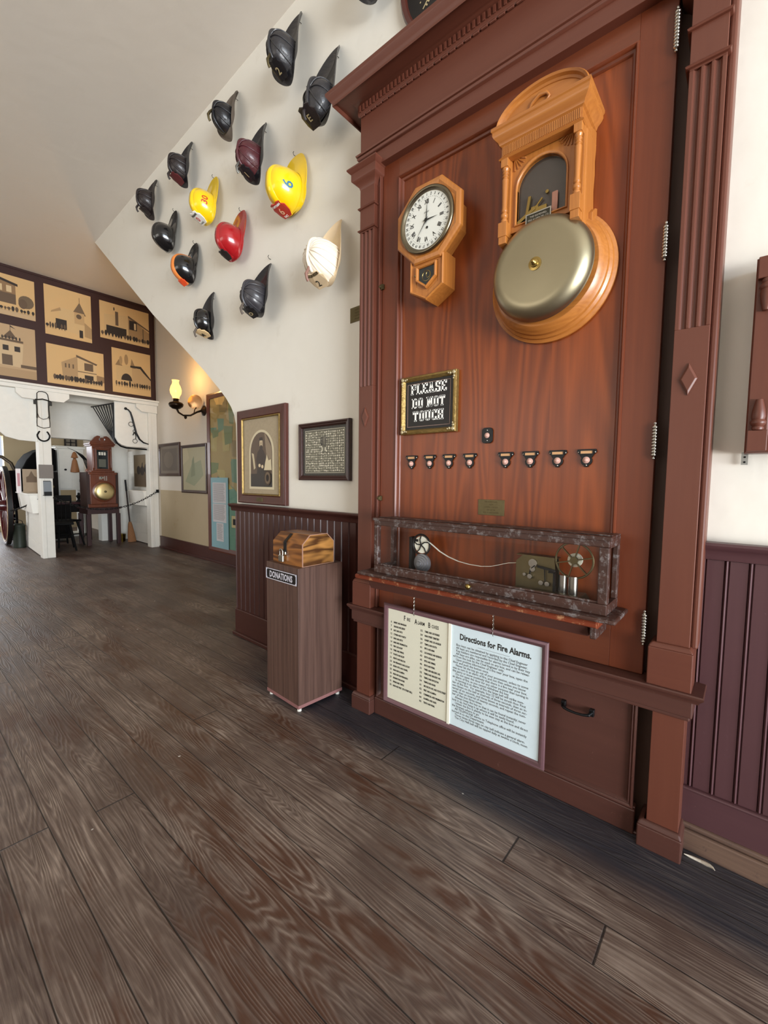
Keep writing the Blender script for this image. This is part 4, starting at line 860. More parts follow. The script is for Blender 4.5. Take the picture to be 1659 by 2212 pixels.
def helmet(x, z, L_, W_, H_, style, shell, brim, label, tilt=8, roll=0, dome=None, c0f=.56, shield=None, decal=None, ribs=8, hookz=None, comb=None, extra=None, holder=0):
    t = thing('fire_helmet', label, 'helmet', M=LM @ Matrix.Translation((x, -.004, z)) @ Matrix.Rotation(R_(roll), 4, 'Y'), group='old fire helmets hung on the white wall')
    ta = R_(tilt); st, ct = math.sin(ta), math.cos(ta); c0 = L_*c0f; a, b_ = dome or (.080, .098)
    def P(u, s, h): return Vector((u, -(s*st+h*ct)-.004, -(s*ct-h*st)))
    n = 48
    lo, li, lo2 = [], [], []
    for k in range(n):
        th = 2*PI*k/n; c, s_ = math.cos(th), math.sin(th)       # c=1 is the tail
        if style == 'leather':
            ux = W_*s_*(1-.62*max(0, c)**1.6); sl = c0-(c0*c if c > 0 else (L_-c0)*c)
            hh = .055*abs(s_)**1.5+.012-(.012*max(0, c)**3)+(-.01*max(0, -c)**2)
        else:
            ux = W_*math.copysign(abs(s_)**.72, s_); sl = c0-(c0*c if c > 0 else (L_-c0)*c); hh = .018*(1-abs(c))+.004
        lo.append(P(ux, sl, hh)); lo2.append(P(ux*.985, c0+(sl-c0)*.985, hh-.007))
        li.append(P(a*1.02*s_, c0-b_*1.02*c, .042 if style == 'leather' else .026))
    mid = [(p*.55+q*.45)+Vector((0, .006, 0)) for p, q in zip(lo, li)]
    m = MB(local=True); m.loops([li, mid, lo, lo2, [q+Vector((0, .012, 0)) for q in li]])
    m.build('brim', brim, t, smooth=50)
    base = .038 if style == 'leather' else .022
    def D(th, v, lift=0):
        """point on the shell: th=0 towards the tail, v 0..1 from rim to crown"""
        r = max(math.cos(v*PI/2), 0)**(.62 if style == 'leather' else .72)
        if ribs and style == 'leather': r *= 1+.06*abs(math.sin(th*ribs/2))*math.sin(min(1, v*1.4)*PI)
        return P((a*r+lift*.7*math.cos(v*PI/2))*math.sin(th), c0-(b_*r+lift*.7*math.cos(v*PI/2))*math.cos(th)-.012*v, base+(H_-base)*math.sin(v*PI/2)**1.05+lift*math.sin(v*PI/2))
    m = MB(local=True); m.loops([[D(2*PI*k/48, v) for k in range(48)] for v in [i/16 for i in range(16)]+[.985, .9995]], cap=True)
    sh = m.build('shell', shell, t, smooth=60)
    if style == 'leather':
        m = MB(local=True)
        for k in range(ribs):
            th = 2*PI*k/ribs
            if abs(math.sin(th)) < .1: continue
            m.tube([D(th, v, .003) for v in [i/12 for i in range(12)]+[.97]], .0034, 6)
        m.build('seam', shell, t, smooth=60)
        m = MB(local=True); cl = [D(0, v, .004) for v in [i/12 for i in range(13)]]+[D(PI, v, .004) for v in [1-i/12 for i in range(1, 12)]]
        m.tube(cl, [.004+.006*math.sin(PI*i/(len(cl)-1)) for i in range(len(cl))], 8); m.build('comb', comb or shell, t, smooth=60)
        # front piece holder curling over the crown
        hv = .86 if holder else .50
        m = MB(local=True); top = D(PI, hv, .006)
        m.tube([D(PI, hv+.11, .008), top+Vector((0, -.020, -.004)), top+Vector((0, -.032, -.028)), top+Vector((0, -.028, -.050)), top+Vector((0, -.018, -.060))], [.005, .008, .009, .007, .009], 8)
        m.build('front_holder', extra or BRASSD, t, smooth=60)
    else:
        m = MB(local=True); w = .020
        Ls = []
        for i in range(25):
            v = i/12; th, vv = (0, v) if v <= 1 else (PI, 2-v)
            p = D(th, min(vv, .999), .009); q = D(th, min(vv, .999), -.004)
            Ls.append([q+Vector((-w*1.25, 0, 0)), p+Vector((-w*.8, 0, 0)), p+Vector((w*.8, 0, 0)), q+Vector((w*1.25, 0, 0))])
        m.loops(Ls, cap=True); m.build('ridge', comb or shell, t, smooth=60)
    if shield:
        sm, w, hgt, paint = shield
        m = MB(local=True); s0 = c0+b_*.97
        o = [(-w*.32, 0), (w*.32, 0), (w*.46, .25), (w*.5, .62), (w*.36, .78), (w*.40, .92), (w*.2, 1), (0, .93), (-w*.2, 1), (-w*.40, .92), (-w*.36, .78), (-w*.5, .62), (-w*.46, .25)]
        def Q(u, k, e=0): return P(u, s0+.020-.024*k+.4*u*u/w*-1+e, .035+hgt*k)
        m.add([Q(u, k) for u, k in o]+[Q(u, k, .005) for u, k in o], [tuple(range(13)), tuple(range(25, 12, -1))]+[(i, (i+1) % 13, (i+1) % 13+13, i+13) for i in range(13)])
        so = m.build('front_shield', sm, t)
        if paint:
            m = MB(local=True)
            for body, sz, zz, pm, sx in paint:
                mm = MB(local=True); vs, fs = text_mesh(body, sz, 'CENTER', .0008)
                mm.add([Q(v.x*sx, zz+v.y/hgt, .0065) for v in vs], fs); mm.build('lettering', pm, so)
    if decal:
        for body, sz, tc_, vc, pm in decal:
            m = MB(local=True); vs, fs = text_mesh(body, sz, 'CENTER', .0012)
            m.add([D(R_(90+tc_)-v.x/.105, vc+v.y/.19, .0012) for v in vs], fs); m.build('number_decal', pm, sh)
    hk = MB(local=True); zz = hookz if hookz is not None else (-.05 if style == 'leather' else .008)
    hk.tube([(-.012, .004, zz), (-.012, -.012, zz+.001), (-.012, -.018, zz+.012), (-.012, -.012, zz+.022)], .0018, 6)
    hk.build('wall_hook', IRON, t, smooth=60)
    return t
GIL = mat('gilt_lettering', '#c3b389', .4, .4); RED = mat('red_paint', '#c22a1c', .45); BLUE = mat('blue_number', '#2f6f8f', .5)
helmet(-2.171, 3.961, 0.465, .115, 0.161, 'leather', HG, HB, 'black leather fire helmet with a pale curl on its front, high beside the ceiling line', shield=(HB, .085, .10, [('2', .05, .3, GIL, 1)]), tilt=10.5, c0f=0.747)
helmet(-1.839, 3.572, 0.483, .125, 0.123, 'leather', HG, HB, 'large dusty black fire helmet beside the corner of the cabinet cornice', shield=(HBR, .10, .11, [('E', .045, .35, GIL, 1)]), dome=(.088, .112), extra=HBR, tilt=12.9, c0f=0.840)
helmet(-2.900, 3.929, 0.368, .100, 0.143, 'leather', HB, HBW, 'black fire helmet with a curled crown hook and a brown underbrim, near the ceiling edge', holder=1, dome=(.072, .09), tilt=8.8, c0f=0.703)
helmet(-2.548, 3.539, 0.424, .112, 0.159, 'leather', HMAR, HB, 'maroon leather fire helmet with a black brim above the large yellow helmet', shield=(HB, .085, .10, [('1', .05, .3, GIL, 1)]), extra=mat('silver_trim', '#8a8a86', .3, .9), tilt=9.0, c0f=0.723)
helmet(-3.614, 3.939, 0.384, .105, 0.153, 'leather', HBR, HB, 'dark brown fire helmet with a faded red shield close under the ceiling', shield=(mat('faded_red_shield', '#5b2426', .5, noise=.4, nscale=30), .09, .10, None), dome=(.076, .092), extra=HBR, tilt=7.5, c0f=0.701)
helmet(-4.345, 3.963, 0.376, .110, 0.149, 'leather', HBR, HBR, 'brown black fire helmet at the far top end of the group', dome=(.078, .092), extra=HBR, shield=(HBR, .08, .09, None), tilt=5.6, c0f=0.641)
helmet(-3.256, 3.500, 0.361, .115, 0.153, 'modern', HY, HY, 'smaller yellow fire helmet numbered 30 with a white shield', dome=(.092, .108), shield=(mat('white_shield', '#efece2', .5), .10, .105, [('0', .05, .32, RED, 1), ('ENGINE', .018, .74, INK, 1), ('L.A.F.D.', .014, .12, INK, 1)]), decal=[('30', .062, 4, .24, RED)], tilt=7.3, c0f=0.700)
helmet(-2.228, 3.180, 0.352, .140, 0.185, 'modern', HY, HY, 'large bright yellow fire helmet with a blue numeral and a red shield', dome=(.108, .122), shield=(mat('red_shield', '#b3301f', .5), .105, .11, [('6', .06, .28, mat('peach_lettering', '#e6b48e', .5), 1), ('CAPTAIN', .017, .78, WHITEL, 1), ('SAC', .018, .08, WHITEL, 1)]), decal=[('6', .075, 14, .25, BLUE)], tilt=3.4, c0f=0.697)
helmet(-2.868, 3.105, 0.363, .118, 0.150, 'modern', HR, HR, 'glossy red fire helmet with a dark round front emblem', dome=(.094, .108), shield=(HBR, .075, .08, None), tilt=8.9, c0f=0.686)
helmet(-3.973, 3.535, 0.361, .112, 0.154, 'modern', HBL, HBL, 'smooth glossy black fire helmet left of the red helmet', dome=(.090, .105), tilt=7.3, c0f=0.720)
helmet(-3.598, 3.134, 0.348, .118, 0.155, 'modern', HBL, HBL, 'smooth black fire helmet with an orange ridge and an orange front tab', dome=(.092, .106), comb=mat('orange_stripe', '#e0833c', .4), shield=(mat('bright_orange_tab', '#f2572a', .4), .085, .055, None), tilt=7.6, c0f=0.700)
helmet(-3.291, 2.669, 0.371, .098, 0.141, 'leather', HBL, HB, 'black fire helmet with a ragged cream shield, lowest of the group beside the slanting edge', dome=(.078, .09), ribs=4, shield=(mat('ragged_cream_shield', '#e3c493', .5, noise=.1, nscale=30), .12, .10, [('M', .05, .25, INK, 1.1)]), extra=HBW, tilt=2.6, c0f=0.692)
helmet(-2.506, 2.638, 0.380, .125, 0.151, 'leather', mat('grey_ribbed_leather', '#38363a', .4, 0, .3, noise=.3, nscale=25, bump=.2), HB, 'black fire helmet with a grey ribbed crown, lower right of the red helmet', dome=(.088, .10), ribs=12, shield=(HB, .10, .09, [('o', .05, .3, GIL, 1.5)]), extra=HBW, hookz=.03, tilt=11.7, c0f=0.743)
helmet(-1.817, 2.656, 0.398, .130, 0.169, 'leather', HW, HWB, 'cream white ribbed leather fire helmet hanging beside the fluted pilaster', dome=(.098, .108), ribs=16, shield=(HWB, .115, .10, [('ENGINEER', .020, .80, BRASSD, 1), ('2', .05, .2, INK, 1)]), extra=mat('pinkish_brown_leather', '#8a6457', .5), tilt=12.2, c0f=0.762)
helmet(-1.515, 3.940, 0.420, .115, 0.159, 'leather', HB, HB, 'black fire helmet cut by the top edge of the picture, only its lower tip showing', tilt=8.2, c0f=0.704)
# oval relic behind the cornice
ov = thing('oval_emblem', 'dark red oval emblem with gilt letters half hidden behind the cornice', 'emblem', M=LM @ Matrix.Translation((-1.13, 0, 3.51)))
def oval(d): return [((.26-d)*math.cos(a), (.31-d)*math.sin(a)) for a in [2*PI*k/40 for k in range(40)]]
MB(local=True).ringp(oval, [(0, 0), (0, -.025), (.010, -.034), (.028, -.030), (.034, -.018), (.034, 0)]).build('rim', MAHOG, ov, smooth=50)
p = MB(local=True).prism(oval(.03), 0, -.018).build('panel', BLACKP, ov)
m = MB(local=True)
for i, c in enumerate('S.F.D.ENGINE'):
    a = R_(196+i*13); put_text(m, c, .05, .165*math.cos(a), -.0195, .215*math.sin(a)-.01, 'CENTER', .001, rot=a+PI/2)
m.build('gilt_lettering', GIL, p)
MB(local=True).prism([(.02, -.10), (.06, -.16), (.12, -.14), (.12, -.02), (.05, .02)], -.018, -.0195).build('red_field', RED, p)

# ================================================================== PICTURES ON THE LONG WALL
def pict(t, x0, x1, z0, z1, y, layers, name='print', xf=None, local=True):
    """flat printed sheet: layers of coloured shapes in 0..1 units"""
    m = MB(local=local, xf=xf); w, h = x1-x0, z1-z0
    for i, (poly, c) in enumerate(layers):
        m.add([(x0+u*w, y-.00035*i, z0+v*h) for u, v in poly], [tuple(range(len(poly)))], c)
    return m.build(name, PAINT, t)
def rc(a, b, c, d): return [(a, b), (c, b), (c, d), (a, d)]
def el(cx, cy, rx, ry, n=16, a0=0, a1=360): return [(cx+rx*math.cos(R_(a0+(a1-a0)*k/(n if a1-a0 < 360 else n))), cy+ry*math.sin(R_(a0+(a1-a0)*k/n))) for k in range(n+1 if a1-a0 < 360 else n)]
# portrait: frame leans out a little at its right
PT = thing('framed_portrait', 'large dark framed sepia portrait of a bearded seated man under an arched mat', 'picture', M=LM @ Matrix.Translation((-2.625, -.022, 1.03)) @ Matrix.Rotation(R_(0), 4, 'Z'))
w2, hh = .300, .672
MB(local=True).frame(-w2, w2, 0, hh, [(0, .020), (0, -.006), (.006, -.012), (.020, -.010), (.055, -.008), (.062, -.002), (.062, .020)]).build('frame', MAHOG, PT, bevel=.001)
MB(local=True).frame(-w2+.060, w2-.060, .060, hh-.060, [(0, .0), (.002, -.012), (.008, -.013), (.012, -.004), (.012, .0)]).build('gilt_lip', GOLD, PT, smooth=50)
MB(local=True).box(-w2+.06, w2-.06, .004, .008, .06, hh-.06).build('mat_board', mat('tan_mat_board', '#a8977a', .8, noise=.2, nscale=60), PT)
ar = [(.12, .04), (.88, .04), (.88, .62)]+el(.5, .62, .38, .34, 14, 0, 180)[1:]+[]
D1, D2, D3 = '#3b2c22', '#5a4636', '#8d7a62'
lay = [([(.06, .0), (.94, .0), (.94, .62)]+el(.5, .62, .44, .38, 16, 0, 180)[1:], '#d6c9a8'), (ar, D2), ([(.62, .96), (.86, .70), (.88, .3), (.72, .4), (.66, .7)], D3), (rc(.12, .04, .88, .26), '#1e1613'),
       ([(.16, .62), (.24, .60), (.30, .36), (.24, .33), (.20, .5)], '#cbbb98'), ([(.36, .30), (.66, .30), (.68, .52), (.60, .64), (.53, .68), (.46, .68), (.38, .63), (.33, .50)], '#33241d'),
       ([(.34, .2), (.70, .2), (.68, .34), (.36, .34)], '#221814'), (el(.51, .77, .058, .085), '#c9b493'), ([(.445, .80), (.46, .82), (.56, .82), (.575, .80), (.565, .87), (.46, .87)], '#2a1e18'), (el(.513, .70, .048, .042), '#2f221b'), ([(.505, .76), (.515, .76), (.517, .742), (.503, .742)], '#9c8468'), (el(.50, .775, .010, .006, 8), '#4b3a2d'), (el(.535, .775, .010, .006, 8), '#4b3a2d'),
       (el(.46, .40, .04, .03), '#d4c09c'), (el(.56, .38, .04, .03), '#d4c09c'), ([(.62, .32), (.88, .32), (.86, .50), (.78, .48), (.72, .58), (.66, .44)], '#cdbf9d'), (el(.74, .19, .12, .13), '#43352a'), (el(.74, .19, .09, .10), '#6d5c48'), (el(.74, .19, .05, .06), '#241a15')]
pict(PT, -.178, .178, .105, .52, .003, lay, 'portrait_print')
MB(local=True).box(-.035, .035, -.0155, -.010, .018, .045).build('name_plate', BRASSD, PT)
MB(local=True).box(-w2+.06, w2-.06, -.001, -.0005, .06, hh-.06).build('glass', PANE, PT)
GP = thing('framed_group_photo', 'dark framed board of many tiny oval portraits beside the cabinet', 'picture', M=LM @ Matrix.Translation((-1.955, -.02, 1.20)))
MB(local=True).frame(-.232, .232, 0, .352, [(0, .018), (0, -.004), (.004, -.010), (.010, -.012), (.016, -.008), (.022, -.010), (.030, -.002), (.030, .018)]).build('frame', wood('dark_reddish_frame', '#24100c', '#43211b', 'x', rough=.3, coat=.3, wear=.4, wearcol='#7a4a38'), GP, bevel=.0008)
lay = [(rc(0, 0, 1, 1), '#2b2822'), (rc(.055, .06, .945, .94), '#cfcab2'), (rc(.062, .07, .938, .93), '#5b5748')]
rnd = random.Random(3)
for r in range(17):
    for c in range(22):
        u = .09+c*.0392+rnd.uniform(-.004, .004); v = .11+r*.0485+rnd.uniform(-.006, .006)
        if (u-.5)**2/.0049+(v-.55)**2/.006 < 1: continue
        g = rnd.choice(['#d2cdb6', '#e6e1cc', '#bdb8a2', '#a39e88']); lay.append((el(u, v, .0145, .019, 8), g))
lay += [(rc(.42, .62, .56, .80), '#47423a'), (rc(.47, .64, .52, .78), '#aaa490'), (rc(.44, .50, .48, .58), '#bdb8a2'), (rc(.51, .50, .55, .58), '#c6c1aa')]
m = MB(local=True)
for i, (poly_, c) in enumerate(lay): m.add([(-.204+u*.408, .008-.0002*min(i, 4), .028+v*.296) for u, v in poly_], [tuple(range(len(poly_)))], c)
m.build('portrait_board', PAINT, GP)
MB(local=True).box(-.204, .204, .002, .0025, .028, .324).build('glass', PANE, GP)
# frame at the right edge of the picture
RF = thing('turned_corner_frame', 'reddish brown frame with turned spindle corners at the right edge', 'frame', (.30, 1.64, 1.29))
rx0, rx1, rz0, rz1 = -.014, .62, 1.293, 1.832
MB().frame(rx0, rx1, rz0, rz1, [(0, 1.70), (0, 1.628), (.004, 1.622), (.046, 1.622), (.052, 1.630), (.058, 1.64), (.058, 1.70)]).build('frame', MAHOG if False else CASING, RF, bevel=.001)
MB().box(rx0+.05, rx1-.05, 1.655, 1.66, rz0+.05, rz1-.05).build('panel', wood('pinkish_grained_panel', '#6a3d34', '#8f6054', 'z', freq=8, grain=.5, rough=.3, coat=.4), RF)
for sx, X in ((1, rx0+.026), (-1, rx1-.026)):
    for sz, Z in ((-1, rz1), (1, rz0)):
        b_ = MB().box(X-.022, X+.022, 1.604, 1.622, min(Z+sz*.004, Z+sz*.062), max(Z+sz*.004, Z+sz*.062)).build('corner_block', CASING, RF, bevel=.002)
        pr = [(.0, .062), (.012, .063), (.014, .068), (.012, .073), (.017, .080), (.018, .086), (.014, .092), (.016, .10), (.014, .12), (.008, .148), (.0, .150)]
        MB().lathe(pr, (X, 1.614, Z), (0, 0, sz), 16).build('spindle', CASING, RF, smooth=45)
m = MB().box(-.02, -.004, 1.696, 1.699, 1.262, 1.30).build('mounting_tab', mat('galvanised_steel', '#a9aaa6', .4, .8), RF)
MB().cyl((-.012, 1.697, 1.285), (-.012, 1.6945, 1.285), .003, n=10).build('screw', IRON, m); MB().cyl((-.012, 1.697, 1.270), (-.012, 1.6945, 1.270), .003, n=10).build('screw', IRON, m)
# pale curl of wood on the floor by the right baseboard
m = MB(); m.tube([(-.06+.05*math.cos(a), 1.62+.03*math.sin(a), .004+.004*math.sin(a*3)) for a in [R_(20+k*14) for k in range(9)]], [.001, .003, .005, .006, .006, .006, .005, .003, .001], 6)
tag(m.build('wood_shaving', mat('pale_shaving', '#c9bfae', .7)), 'pale curved splinter lying on the floor by the right baseboard', 'splinter')

# ================================================================== THE RECESS
def wallthing(name, label, cat, x, z, y=1.29, group=None): return thing(name, label, cat, M=LM @ Matrix.Translation((x, y, z)), group=group)
def simple_frame(t, w, h, fw, m, d=.025):
    MB(local=True).frame(-w/2, w/2, 0, h, [(0, 0), (0, -d), (fw*.3, -d-.004), (fw, -d+.006), (fw, 0)]).build('frame', m, t)
DKF = mat('dark_brown_frame', '#3b2218', .4, coat=.2)
t = wallthing('framed_picture', 'small dim framed picture nearest the stalls on the recess wall', 'picture', -7.437, 1.245)
simple_frame(t, .835, .545, .045, DKF)
pict(t, -.375, .375, .045, .50, -.012, [(rc(0, 0, 1, 1), '#6f6457'), (rc(.1, .1, .9, .9), '#5c5146'), (el(.45, .5, .25, .3), '#6a5f52')], 'print')
t = wallthing('framed_picture', 'taller framed pale map with faint lines between the small picture and the wall map', 'picture', -6.535, .985)
simple_frame(t, .86, .742, .045, DKF)
pict(t, -.385, .385, .045, .697, -.012, [(rc(0, 0, 1, 1), '#a8a183'), ([(.1, .2), (.5, .1), (.9, .35), (.8, .7), (.4, .6)], '#8f9376'), ([(.35, .3), (.55, .35), (.5, .8), (.42, .7)], '#7e8468'), ([(0, .6), (.3, .75), (.2, 1), (0, 1)], '#b3aa8b')], 'print')
MPT = wallthing('wall_map', 'tall framed glazed wall map in faded green, pink and yellow', 'map', -4.55, .165)
X0, X1 = -1.515, 1.5
MB(local=True).frame(X0, X1, 0, 2.245, [(0, 0), (0, -.03), (.02, -.034), (.07, -.02), (.07, 0)]).build('frame', mat('red_brown_map_frame', '#5b2817', .35, coat=.3), MPT)
random.seed(11); lay = [(rc(0, 0, 1, 1), '#9c8f5c'), (rc(0, .42, 1, 1), '#a08c55')]
cols = ['#5d8268', '#87774a', '#a67f63', '#6a7a4c', '#a89a5f', '#4f7457', '#94845a']
for k in range(60):
    u, v = random.random(), .36+random.random()*.62; w_, h_ = .03+random.random()*.05, .03+random.random()*.10
    lay.append(([(u, v), (u+w_, v+random.uniform(-.01, .02)), (u+w_*1.1, v+h_), (u-.01, v+h_*1.1)], random.choice(cols)))
lay += [([(0, 0), (1, 0), (1, .36), (.5, .36), (.28, .36), (.20, .42), (0, .40)], '#62907c'), ([(.0, .385), (.09, .46), (.14, .46), (.22, .40), (.10, .385)], '#a8974a')]
for k in range(10): lay.append((rc(.015+k*.013, .33, .017+k*.013, .44), '#6f6a3f'))
m = MB(local=True)
for i, (poly_, c) in enumerate(lay):
    pl_ = [(min(max(u, 0), 1), min(max(v, 0), 1)) for u, v in poly_]; m.add([(X0+.06+u*(X1-X0-.12), -.010-.00006*i, .06+v*2.125) for u, v in pl_], [tuple(range(len(pl_)))], c)
m.build('map_print', PAINT, MPT)
MB(local=True).box(X0+.06, X1-.06, -.017, -.0165, .06, 2.185).build('glass', PANE, MPT)
t = wallthing('notice_board', 'light blue sheet with three white typed notices over the lower map', 'notice', -5.73, .225, 1.268)
MB(local=True).box(-.245, .245, -.004, 0, 0, 1.0).build('blue_backing', mat('light_blue_board', '#86aeb8', .6), t)
for (a, b_, c, d) in ((-.19, .64, .19, .93), (-.19, .37, .19, .63), (-.09, .10, .11, .36)):
    s_ = MB(local=True).box(a, c, -.006, -.004, b_, d).build('typed_notice', mat('white_typed_paper', '#c9c8cc', .6), t)
    m = MB(local=True); z = d-.02
    while z > b_+.02:
        m.box(a+.02, c-.02-random.random()*.05, -.0063, -.006, z, z+.005); z -= .013
    m.build('typed_lines', mat('faint_typing', '#8d8a8a', .7), s_)
t = wallthing('wall_outlet', 'small cream wall box with a dark square opening beside the blue notices', 'wall box', -5.30, .55, 1.262)
MB(local=True).box(-.06, .10, -.02, 0, 0, .16).build('box', mat('cream_box', '#b9ad7e', .5), t, bevel=.004)
MB(local=True).box(-.02, .05, -.022, -.018, .04, .12).build('opening', BLACKM, t)
# oil lamp sconce
sc = wallthing('wall_sconce', 'brass oil lamp style sconce with a glowing glass chimney and a round reflector', 'wall lamp', -6.19, 2.20)
MB(local=True).lathe([(.0, 0), (.075, 0), (.075, .012), (.05, .02), (.03, .04), (0, .045)], (0, 0, 0), (0, -1, 0), 20).build('back_plate', mat('dark_bronze', '#2a1d12', .35, .8), sc, smooth=40)
BRZ = mat('dark_bronze', '#2a1d12', .35, .8)
MB(local=True).tube([(0, -.03, 0), (-.02, -.10, -.03), (-.05, -.18, -.085), (-.10, -.26, -.09), (-.14, -.31, -.05), (-.15, -.33, .0)], [.016, .014, .013, .013, .014, .016], 10).tube([(-.03, -.14, -.05), (-.05, -.12, .0), (-.04, -.10, .04)], .007, 6).ell((-.08, -.24, -.115), .02, .02, .025, 10, 8).build('arm', BRZ, sc, smooth=50)
lx, ly = -.15, -.34
MB(local=True).lathe([(.0, -.01), (.05, .0), (.09, .03), (.10, .06), (.085, .085), (.04, .10), (.035, .13), (.045, .14), (0, .142)], (lx, ly, 0), (0, 0, 1), 24).build('oil_font', BRZ, sc, smooth=50)
GLOW = mat('glowing_chimney', (1.0, .50, .12, 1), .3, emis=2.2); HOT = mat('glowing_bulb', (1.0, .8, .4, 1), .3, emis=7)
MB(local=True).lathe([(.044, .14), (.048, .17), (.072, .215), (.078, .26), (.066, .31), (.046, .35), (.042, .38), (.05, .40), (.047, .40), (.039, .38), (.043, .35), (.062, .31), (.074, .26), (.068, .215), (.044, .17), (.04, .14)], (lx, ly, 0), (0, 0, 1), 24).build('glass_chimney', GLOW, sc, smooth=60)
MB(local=True).ell((lx, ly, .33), .05, .05, .03, 12, 8).build('bulb', HOT, sc, smooth=60)
MB(local=True).lathe([(0, 0), (.06, -.004), (.10, -.014), (.104, -.010), (.06, .002), (0, .006)], (-.055, -.115, .12), (.7, -.75, .05), 28).build('reflector', mat('pale_gold_reflector', '#d8a878', .25, .8), sc, smooth=60)
pl = bpy.data.lights.new('sconce_glow', 'POINT'); pl.energy = 9; pl.color = (1, .58, .2); pl.shadow_soft_size = .06
po = bpy.data.objects.new('sconce_glow', pl); S.collection.objects.link(po); po.location = (LM @ Matrix.Translation((-6.19, 1.29, 2.20)) @ Vector((lx, ly-.02, .47)))

# ================================================================== PHOTO BOARD ON THE FAR WALL
BM = Matrix(((0, -1, 0, -7.9), (1, 0, 0, 0), (0, 0, 1, 0), (0, 0, 0, 1)))     # local x runs along world y, local -y comes into the room
def farthing(name, label, cat, y, z, x=-7.9, group=None): 
    M = BM.copy(); M[0][3] = x; return thing(name, label, cat, M=M @ Matrix.Translation((y, 0, z)), group=group)
t = farthing('photo_board', 'long dark brown board over the stall openings carrying sepia photographs', 'board', 1.4, 2.52)
MB(local=True).box(-3.5, 1.822, -.025, 0, .0, 1.555).build('panel', mat('dark_brown_board', '#32140f', .5, noise=.15, nscale=6), t)
MB(local=True).box(-3.5, 1.822, -.034, -.02, 1.53, 1.56).box(1.805, 1.825, -.034, -.02, 0, 1.53).build('edge_strip', mat('dark_brown_board', '#32140f', .5), t)
SP, SM_, SD, SB = '#cda873', '#a8875c', '#5f4b37', '#2b211a'
rnd = random.Random(5)
def blobs(u0, u1, v, n, c=SB, h=.05):
    o = []
    for k in range(n):
        u = u0+(u1-u0)*k/max(1, n-1)+rnd.uniform(-.01, .01); hh_ = h*rnd.uniform(.6, 1.3); o.append((el(u, v+hh_*.4, .022+rnd.random()*.012, hh_, 8), c if rnd.random() < .7 else SD))
        o.append(([(u-.012, v-h), (u-.006, v-h), (u-.004, v+.01), (u-.01, v+.01)], c)); o.append(([(u+.008, v-h), (u+.013, v-h), (u+.01, v+.01), (u+.004, v+.01)], c))
    return o
def wins(us, vs, w, h, c=SD): return [(rc(u, v, u+w, v+h), c) for u in us for v in vs]
